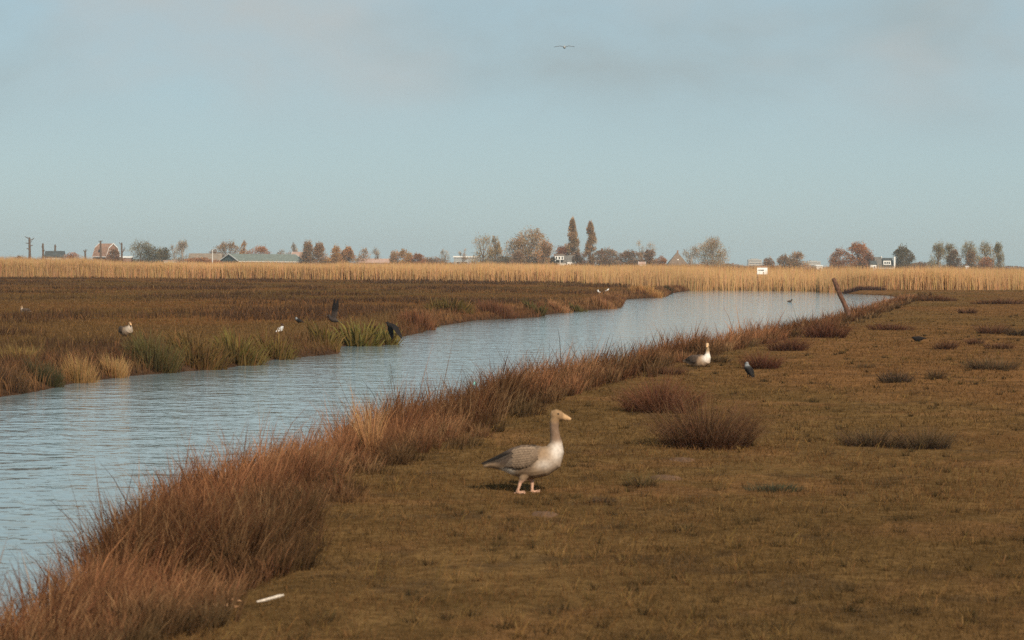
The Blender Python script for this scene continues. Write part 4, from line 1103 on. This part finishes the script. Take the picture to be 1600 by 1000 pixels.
def goose_standing():
    root = empty("goose", (0, 0, 0))
    mb = MB()
    R = goose_rings()
    for a, b, h, w in ((742, 516, 112, 98), (778, 455, 74, 70), (784, 400, 50, 50), (775, 345, 39, 41), (768, 285, 36, 37), (768, 230, 37, 37), (776, 196, 36, 34), (782, 172, 24, 22)):
        R.append((Vector((gx(a), 0, gz_(b))), h * S, w * S))
    loft(mb, R, 22)
    # head and bill
    H = [(742, 196, 20, 18), (757, 184, 40, 33), (782, 179, 47, 37), (812, 184, 40, 32), (838, 194, 28, 24), (862, 202, 24, 21), (884, 209, 17, 17), (903, 214, 9, 11)]
    loft(mb, [(Vector((gx(a), 0, gz_(b))), h * S, w * S) for a, b, h, w in H], 16)
    # folded wings lying on the flanks, tips crossing above the tail
    for s in (-1, 1):
        Wg = [(640, 490, 40, 14, 104), (590, 505, 74, 20, 116), (510, 515, 84, 24, 118), (430, 528, 74, 22, 104), (350, 545, 50, 18, 72), (280, 556, 28, 14, 40), (215, 570, 13, 10, 16), (180, 578, 5, 5, 8)]
        loft(mb, [(Vector((gx(a), s * y * S, gz_(b))), h * S, w * S) for a, b, h, w, y in Wg], 14)
    # thighs, shanks, webbed feet
    for yy, tx, kx, fx, fy in ((0.030, 560, 594, 592, 815), (-0.050, 535, 500, 474, 815)):
        fz = gz_(fy)
        mb.tube([(gx(tx + 10), yy * 0.9, gz_(640)), (gx((tx + kx) / 2), yy, gz_(690)), (gx(kx), yy, gz_(722)), (gx((kx + fx) / 2), yy, gz_(765)), (gx(fx), yy, fz + 0.018)], [0.052, 0.036, 0.0165, 0.0135, 0.0125], 10)
        for da in (-0.45, 0.0, 0.45):
            mb.tube([(gx(fx), yy, fz + 0.016), (gx(fx) + 0.045 * math.cos(da), yy + 0.045 * math.sin(da), fz + 0.012), (gx(fx) + 0.085 * math.cos(da), yy + 0.085 * math.sin(da), fz + 0.006)], [0.011, 0.010, 0.006], 7)
        mb.tube([(gx(fx), yy, fz + 0.012), (gx(fx) + 0.07, yy, fz + 0.007)], [0.010, 0.030], 8)
        mb.tube([(gx(fx), yy, fz + 0.012), (gx(fx) - 0.03, yy, fz + 0.010)], [0.010, 0.005], 6)
    me = fuse(mb, "goose_body", 0.0058, 3)
    def colour(x, y, z):
        cx, cy = x / S + 540, 815 - z / S
        c = np.tile(np.array((0.30, 0.198, 0.120)), (len(x), 1))
        bars = 0.5 + 0.5 * np.sin(cx * 0.16 + 0.5 * np.sin(cy * 0.05))
        c = mixc(c, (0.27, 0.185, 0.12), sstep(430, 560, cx) * (1 - sstep(560, 660, cx)) * sstep(540, 600, cy) * bars * 0.55)
        c = mixc(c, (0.63, 0.55, 0.48), np.clip(1.2 * blob(cx, cy, 800, 458, 56, 80) + 0.7 * blob(cx, cy, 695, 570, 75, 44), 0, 1))
        c = mixc(c, (0.30, 0.20, 0.13), sstep(640, 700, cy) * 0.55 * (cx > 480))
        wing = sstep(175, 215, cx) * (1 - sstep(600, 690, cx + (cy - 480) * 0.5)) * (1 - sstep(560, 640, cy - (cx - 430) * 0.25))
        # rows of covert feathers with pale fringes
        uu = (cx * 0.80 + (cy - 500) * 0.62) / 30.0; row = np.floor(uu); vv = ((cy - 500) * 0.80 - cx * 0.45) / 27.0 + 0.5 * (row % 2)
        fr = np.hypot(uu - row - 0.9, (vv - np.floor(vv) - 0.5) * 0.9); scal = np.exp(-((fr - 0.72) / 0.16) ** 2)
        wc = np.array((0.165, 0.115, 0.080))[None] * (0.85 + 0.6 * scal)[:, None]
        c = c * (1 - wing[:, None]) + wc * wing[:, None]
        rear = wing * (1 - sstep(470, 540, cx))
        c = mixc(c, (0.085, 0.062, 0.050), rear * 0.8)
        edge = blob(cx, cy - (575 - (cx - 190) * 0.42), 290, 0, 120, 16) * (cx < 430)
        c = mixc(c, (0.022, 0.018, 0.016), np.clip(edge * 2.2, 0, 1))
        c = mixc(c, (0.82, 0.74, 0.64), np.clip(1.8 * blob(cx, cy, 385, 650, 55, 45) + 1.3 * blob(cx, cy, 225, 612, 45, 14), 0, 1) * sstep(590, 612, cy))
        neck = (1 - sstep(355, 420, cy)) * (cx > 690)
        c = mixc(c, (0.235, 0.150, 0.100), neck)
        c = mixc(c, (0.17, 0.11, 0.075), neck * (0.5 + 0.5 * np.sin(cx * 0.5 + cy * 0.10)) * 0.5)
        c = mixc(c, (0.29, 0.178, 0.095), (1 - sstep(215, 260, cy)) * (cx > 690))
        c = mixc(c, (0.50, 0.31, 0.165), sstep(832, 846, cx) * (cy < 260))
        legs = sstep(690, 712, cy) * (cx > 420) * (cx < 720)
        c = mixc(c, (0.62, 0.37, 0.255), legs)
        return c
    paint(me, colour)
    link("body", me, M['feather'], root)
    for s in (-1, 1):
        V, T, C = [], [], []
        Wc = np.array([(640, 490, 40, 118), (590, 505, 74, 136), (510, 515, 84, 142), (430, 528, 74, 126), (350, 545, 50, 90), (280, 556, 28, 54), (215, 570, 13, 26), (180, 578, 5, 13)], float)
        def surf(cx, v):
            k_ = [np.interp(-cx, -Wc[:, 0], Wc[:, j]) for j in (1, 2, 3)]
            return cx, k_[0] + v * k_[1], k_[2] * (0.80 + 0.20 * math.sqrt(max(0, 1 - v * v))) + 3
        def vane(cx, v, ln, wd, slope, dark, pale, lift):
            n0 = len(V)
            for (t, w) in ((0, 0.0), (0.25, 0.42), (0.6, 0.5), (0.88, 0.34), (1.0, 0.0)):
                for q in ((0,) if w == 0 else (-w, 0, w)):
                    X = cx - ln * t; vv_ = v + slope * t + q * wd / max(20, np.interp(-cx, -Wc[:, 0], Wc[:, 2]))
                    a_, b_, y_ = surf(X, vv_)
                    V.append((gx(a_), s * (y_ + lift + 3 * t - 4 * abs(q)) * S, gz_(b_)))
                    edge_ = 1.0 if (q != 0 or t > 0.95) else 0.0
                    C.append(np.array(dark) * (1 - edge_) + np.array(pale) * edge_)
            for tri in ((0, 1, 2), (0, 2, 3), (1, 4, 5), (1, 5, 2), (2, 5, 6), (2, 6, 3), (4, 7, 8), (4, 8, 5), (5, 8, 9), (5, 9, 6), (7, 10, 8), (8, 10, 9)): T.append([n0 + i for i in tri])
        for j in range(7): vane(470 - 26 * j, -0.62 + 0.10 * j, 150 - 4 * j, 15, 0.25, (0.045, 0.034, 0.028), (0.15, 0.115, 0.088), 3 - 0.4 * j)
        for j in range(6): vane(500 - 8 * j, -0.1 + 0.16 * j, 92, 17, 0.12, (0.085, 0.062, 0.047), (0.26, 0.195, 0.145), 4)
        for i in range(7):
            for j in range(8):
                vane(478 + 26 * i + (j % 2) * 13, -0.86 + 0.235 * j, 44, 30, 0.05, np.array((0.130, 0.090, 0.063)) * random.uniform(0.85, 1.2), (0.31, 0.225, 0.155), 5 + 0.8 * i)
        o = link("wing_plumage", mesh_tris("wing_plumage", V, T, C), M['feather'], root); o["kind"] = "stuff"
    for s in (-1, 1): ball("eye", M['eye'], root, (gx(800), s * 0.034, gz_(168)), 0.0085)
    return root
def place(root, px, py, yaw, label, cat, group, z=None, scale=1.0, lift=0.0):
    g = gp(px, py, z if z is not None else 0.0)
    gz0 = float(ground_z(np.array([g.x]), np.array([g.y]))[0]) if z is None else z
    root.location = (g.x, g.y, gz0 + lift); root.rotation_euler = (0, 0, yaw); root.scale = (scale,) * 3
    tag(root, label, cat, group)
r = goose_standing()
place(r, 821, 768, math.radians(-3), "greylag goose standing on the turf with neck upright, facing right", "goose", "geese", lift=-0.012)

def goose_resting(pose):
    """a goose lying on its belly; pose 'alert' holds the neck up and looks at the camera, 'tucked' keeps it short"""
    root = empty("goose", (0, 0, 0)); dz = -0.155; mb = MB()
    R = goose_rings(dz)
    if pose == 'alert':
        N = ((735, 520, 112, 98), (765, 465, 72, 72), (772, 410, 46, 46), (770, 350, 36, 36), (768, 300, 32, 32), (766, 262, 32, 32)); hz = 240; hc = 766
    else:
        N = ((735, 520, 112, 98), (758, 468, 72, 72), (765, 425, 46, 46), (768, 392, 36, 38)); hz = 372; hc = 768
    for a, b, h, w in N: R.append((Vector((gx(a), 0, gz_(b) + dz)), h * S, w * S))
    loft(mb, R, 20)
    yaw = math.radians(-62 if pose == 'alert' else -10)
    f = Vector((math.cos(yaw), math.sin(yaw), 0)); l = Vector((-f.y, f.x, 0)); hc = Vector((gx(hc), 0, gz_(hz) + dz))
    Hd = [(-40, 6, 22, 20), (-24, 0, 42, 34), (4, -3, 48, 38), (34, 3, 39, 32), (60, 14, 28, 24), (86, 24, 20, 20), (112, 34, 12, 15), (128, 38, 5, 8)]
    loft(mb, [(hc + f * (a * S) + Vector((0, 0, -b * S)), h * S, w * S) for a, b, h, w in Hd], 16, l)
    for s in (-1, 1):
        Wg = [(640, 490, 40, 14, 104), (590, 505, 74, 20, 116), (510, 515, 84, 24, 118), (430, 528, 74, 22, 104), (350, 545, 50, 18, 72), (280, 556, 28, 14, 40), (215, 560, 13, 10, 16), (180, 560, 5, 5, 8)]
        loft(mb, [(Vector((gx(a), s * y * S, gz_(b) + dz)), h * S, w * S) for a, b, h, w, y in Wg], 14)
    me = fuse(mb, "goose_body", 0.0085, 3)
    bill0 = hc + f * (66 * S)
    def colour(x, y, z):
        cx, cy = x / S + 540, 815 - (z - dz) / S
        c = np.tile(np.array((0.42, 0.28, 0.18) if pose == 'alert' else (0.30, 0.215, 0.15)), (len(x), 1))
        c = mixc(c, (0.80, 0.73, 0.65) if pose == 'alert' else (0.44, 0.36, 0.29), np.clip(1.3 * blob(cx, cy, 790, 470, 75, 95), 0, 1))
        c = mixc(c, (0.52, 0.35, 0.22), sstep(560, 640, cy) * 0.6 * (cx > 560))
        wing = sstep(175, 215, cx) * (1 - sstep(600, 690, cx + (cy - 480) * 0.5)) * (1 - sstep(560, 640, cy - (cx - 430) * 0.25))
        c = mixc(c, (0.105, 0.075, 0.058), wing)
        c = mixc(c, (0.03, 0.024, 0.022), np.clip(wing * (1 - sstep(300, 380, cx)) * 1.2, 0, 1) * 0.8)
        c = mixc(c, (0.80, 0.72, 0.63), np.clip(1.4 * blob(cx, cy, 340, 640, 70, 34), 0, 1) * sstep(585, 610, cy))
        neck = (1 - sstep(hz + 90, hz + 170, cy)) * (cx > 690) if pose == 'alert' else (1 - sstep(hz + 25, hz + 70, cy)) * (cx > 690)
        c = mixc(c, (0.36, 0.25, 0.15), neck)
        c = mixc(c, (0.58, 0.38, 0.22) if pose == 'alert' else (0.34, 0.21, 0.12), (1 - sstep(hz + 15, hz + 45, cy)) * (cx > 690))
        along = (x - bill0.x) * f.x + (y - bill0.y) * f.y
        c = mixc(c, (0.70, 0.42, 0.22), sstep(-0.006, 0.008, along) * (cy < hz + 80))
        return c
    paint(me, colour); link("body", me, M['feather'], root)
    for s in (-1, 1): ball("eye", M['eye'], root, hc + f * (22 * S) + l * (s * 0.034) + Vector((0, 0, 0.013)), 0.0085)
    return root
place(goose_resting('alert'), 1090, 574, math.radians(-38), "pale-breasted goose resting on the turf beside the rush belt", "goose", "geese", scale=0.90, lift=0.0)
place(goose_resting('tucked'), 196, 526, math.radians(-52), "goose resting on the far meadow behind the iris bed", "goose", "geese", lift=0.02)
place(goose_resting('tucked'), 40, 488, math.radians(150), "far pinkish goose half sunk in rushes at the left", "goose", "geese", scale=0.78, lift=-0.05)

def small_bird(name, col_fn, pitch=0.0, head_up=0.0, legs=True, wing_spread=None, tail=1.0, size=0.33, voxel=0.006, neck=1.0, chord_k=1.0):
    """crow-, gull- or duck-shaped bird of a given length; wing_spread adds open wings to the same skin"""
    root = empty(name, (0, 0, 0)); k = size / 0.33; mb = MB()
    c, s_ = math.cos(pitch), math.sin(pitch)
    def P(x, z, y=0.0): return Vector((x * c - z * s_, y, x * s_ + z * c)) * k
    base = 0.115 if legs else 0.05
    O = Vector((0, 0, base * k))
    B = [(-0.205 * tail, -0.012, 0.006, 0.022), (-0.13, -0.006, 0.014, 0.027), (-0.085, 0.0, 0.036, 0.042), (-0.03, 0.002, 0.056, 0.056), (0.03, 0.006, 0.060, 0.060), (0.075, 0.018, 0.048, 0.050), (0.10, 0.036, 0.034, 0.036)]
    loft(mb, [(O + P(x, z), h * k, w * k) for x, z, h, w in B], 16)
    hp = O + P(0.112 * neck, 0.062 + head_up)
    f = Vector((1, 0, 0))
    loft(mb, [(O + P(0.09, 0.02), 0.036 * k, 0.036 * k), (O + P(0.10, 0.04 + head_up * 0.5), 0.032 * k, 0.032 * k), (hp, 0.030 * k, 0.030 * k)], 14)
    loft(mb, [(hp + f * (q * k), h * k, w * k) for q, h, w in ((-0.034, 0.008, 0.008), (-0.022, 0.026, 0.024), (0.0, 0.033, 0.029), (0.022, 0.024, 0.021), (0.036, 0.012, 0.011), (0.055, 0.008, 0.007), (0.07, 0.0035, 0.0035))], 12)
    if wing_spread is None:
        for s in (-1, 1):
            loft(mb, [(O + P(x, z, s * y), h * k, 0.010 * k) for x, z, h, y in ((0.05, 0.02, 0.02, 0.050), (0.0, 0.014, 0.040, 0.056), (-0.07, 0.006, 0.032, 0.044), (-0.13, 0.0, 0.018, 0.028), (-0.185 * tail, -0.004, 0.006, 0.012))], 10)
    else:
        for s, (el, fold) in zip((-1, 1), wing_spread):
            d1 = Vector((-0.10, s * math.cos(el), math.sin(el))); d2 = Vector((-0.45 * chord_k ** 2, s * math.cos(el + fold), math.sin(el + fold)))
            a = O + P(0.02, 0.035, s * 0.035); b = a + d1 * (0.17 * k); e = b + d2 * (0.26 * k)
            chord = Vector((1, 0, 0)); n1 = d1.cross(chord).normalized()
            pts = [(p_, w_ * chord_k) for p_, w_ in ((a, 0.070), (a.lerp(b, 0.5), 0.085), (b, 0.080), (b.lerp(e, 0.45), 0.066), (b.lerp(e, 0.8), 0.042), (e, 0.012))]
            n0 = len(mb.v); sides = 10
            for i, (p_, w) in enumerate(pts):
                for q in range(sides):
                    th = 2 * math.pi * q / sides
                    mb.v.append(tuple(p_ + chord * (w * k * math.cos(th) - 0.35 * w * k) + n1 * (0.0085 * k * math.sin(th))))
            for i in range(len(pts) - 1):
                for q in range(sides):
                    q2 = (q + 1) % sides; mb.f.append((n0 + i * sides + q, n0 + i * sides + q2, n0 + (i + 1) * sides + q2, n0 + (i + 1) * sides + q))
            mb.f.append(tuple(n0 + q for q in reversed(range(sides)))); mb.f.append(tuple(n0 + (len(pts) - 1) * sides + q for q in range(sides)))
    if legs:
        for s in (-1, 1):
            y = s * 0.026 * k
            mb.tube([O + Vector((-0.005 * k, y, -0.03 * k)), (0.002 * k, y, base * k * 0.45), (0.012 * k, y, 0.008)], [0.019 * k, 0.0085 * k, 0.0075 * k], 8)
            mb.tube([(-0.012 * k, y, 0.007), (0.045 * k, y, 0.006)], [0.007 * k, 0.006 * k], 6)
    me = fuse(mb, name + "_body", voxel * k, 2)
    paint(me, lambda x, y, z: col_fn(x / k, y / k, z / k, hp / k))
    link("body", me, M['feather'], root)
    for s in (-1, 1): ball("eye", M['eye'], root, hp + Vector((0.014 * k, s * 0.025 * k, 0.006 * k)), 0.0055 * k)
    return root
def c_jackdaw(x, y, z, hp):
    c = np.tile(np.array((0.020, 0.018, 0.018)), (len(x), 1))
    d = np.sqrt((x - hp.x) ** 2 + (z - hp.z) ** 2 + y ** 2)
    c = mixc(c, (0.36, 0.37, 0.38), (1 - sstep(0.045, 0.085, d)) * sstep(-0.02, 0.03, hp.x + 0.03 - x))
    c = mixc(c, (0.08, 0.078, 0.078), (1 - sstep(0.08, 0.13, d)) * 0.5)
    return c
def c_black(x, y, z, hp):
    return np.tile(np.array((0.020, 0.017, 0.017)), (len(x), 1))
def c_lapwing(x, y, z, hp):
    c = np.tile(np.array((0.052, 0.040, 0.036)), (len(x), 1))
    c = mixc(c, (0.018, 0.015, 0.015), sstep(0.20, 0.30, np.abs(z - 0.05) + np.abs(y)))
    return mixc(c, (0.45, 0.36, 0.30), sstep(0.135, 0.15, x))
def c_gull(x, y, z, hp):
    c = np.tile(np.array((0.88, 0.86, 0.84)), (len(x), 1))
    c = mixc(c, (0.42, 0.44, 0.46), sstep(0.10, 0.13, z) * (1 - sstep(0.05, 0.09, x)) * 0.7)
    c = mixc(c, (0.03, 0.03, 0.03), 1 - sstep(-0.185, -0.15, x))
    d = np.sqrt((x - hp.x) ** 2 + (z - hp.z) ** 2 + y ** 2)
    c = mixc(c, (0.06, 0.035, 0.028), (1 - sstep(0.044, 0.056, d)))
    return mixc(c, (0.30, 0.06, 0.04), (z < 0.06).astype(float))
def c_white(x, y, z, hp):
    c = np.tile(np.array((0.90, 0.88, 0.86)), (len(x), 1))
    return mixc(c, (0.30, 0.06, 0.04), (z < 0.05).astype(float))
def c_sky_gull(x, y, z, hp):
    c = np.tile(np.array((0.36, 0.36, 0.35)), (len(x), 1))
    return mixc(c, (0.10, 0.10, 0.10), sstep(0.30, 0.40, np.abs(y)))
def c_duck(x, y, z, hp):
    c = np.tile(np.array((0.085, 0.062, 0.05)), (len(x), 1))
    return mixc(c, (0.04, 0.04, 0.035), (x > 0.07).astype(float))
place(small_bird("jackdaw", c_jackdaw, pitch=0.75, head_up=-0.012, size=0.36), 1170, 588, math.radians(128), "jackdaw with pale grey nape standing beside the resting goose", "jackdaw", None)
place(small_bird("crow", c_black, pitch=-0.12, head_up=-0.02, size=0.40), 1435, 535, math.radians(195), "dark bird crouching low in the short grass at right", "bird", None, lift=-0.06)
place(small_bird("gull", c_gull, pitch=0.30, head_up=0.035, size=0.38), 438, 523, math.radians(62), "dark-headed white gull standing on the far bank", "gull", None)
place(small_bird("jackdaw", c_jackdaw, pitch=0.2, head_up=0.0, size=0.36), 467, 507, math.radians(150), "dark blue-grey jackdaw in rushes left of the raised-wing bird", "jackdaw", None)
place(small_bird("gull", c_white, pitch=0.5, head_up=0.01, size=0.38), 936, 459.5, math.radians(160), "left and larger of two white birds by far bank", "gull", "pair of white birds")
place(small_bird("gull", c_white, pitch=0.3, head_up=0.0, size=0.34), 949, 456, math.radians(20), "right and smaller of two white birds by far bank", "gull", "pair of white birds")
place(small_bird("duck", c_duck, legs=False, head_up=0.03, size=0.40, tail=0.85), 1234, 472, math.radians(12), "small dark duck swimming alone on the canal", "duck", None, z=WZ, lift=-0.008)
r = small_bird("lapwing", c_lapwing, legs=False, pitch=0.25, wing_spread=((1.25, 0.15), (1.40, 0.08)), size=0.36, voxel=0.007, chord_k=0.62)
p = at(521, 500, 58); r.location = p + Vector((0, 0, -0.06)); r.scale = (1.2,) * 3; r.rotation_euler = (0, 0, math.radians(166)); tag(r, "dark bird taking off with one wing raised high", "bird")
r = small_bird("crow", c_black, legs=False, pitch=0.15, wing_spread=((-0.75, -0.35), (-0.55, -0.5)), size=0.35, voxel=0.007)
p = at(612, 509, 50); r.location = p + Vector((0, 0, -0.06)); r.rotation_euler = (0, 0, math.radians(205)); tag(r, "black bird flying low over the iris, wings beating down", "crow")
r = small_bird("gull", c_sky_gull, legs=False, pitch=0.05, wing_spread=((0.20, -0.42), (0.16, -0.38)), size=0.34, voxel=0.007)
p = at(882, 76, 92); r.location = p; r.rotation_euler = (0, 0, math.radians(88)); tag(r, "lone gull gliding high in the sky with bent wings", "gull")

# ------------------------------------------------------------------ air
mb = MB(); mb.box(-2600, 2600, -60, 3300, -2.5, 42)
m, N, L, out = new_mat("haze_air")
pv = N.new("ShaderNodeVolumePrincipled"); pv.inputs["Color"].default_value = (0.84, 0.96, 1.0, 1); pv.inputs["Density"].default_value = 0.00017
pv.inputs["Anisotropy"].default_value = 0.2
L.new(pv.outputs[0], out.inputs["Volume"])
tag(mb.build("haze", m), kind="stuff")
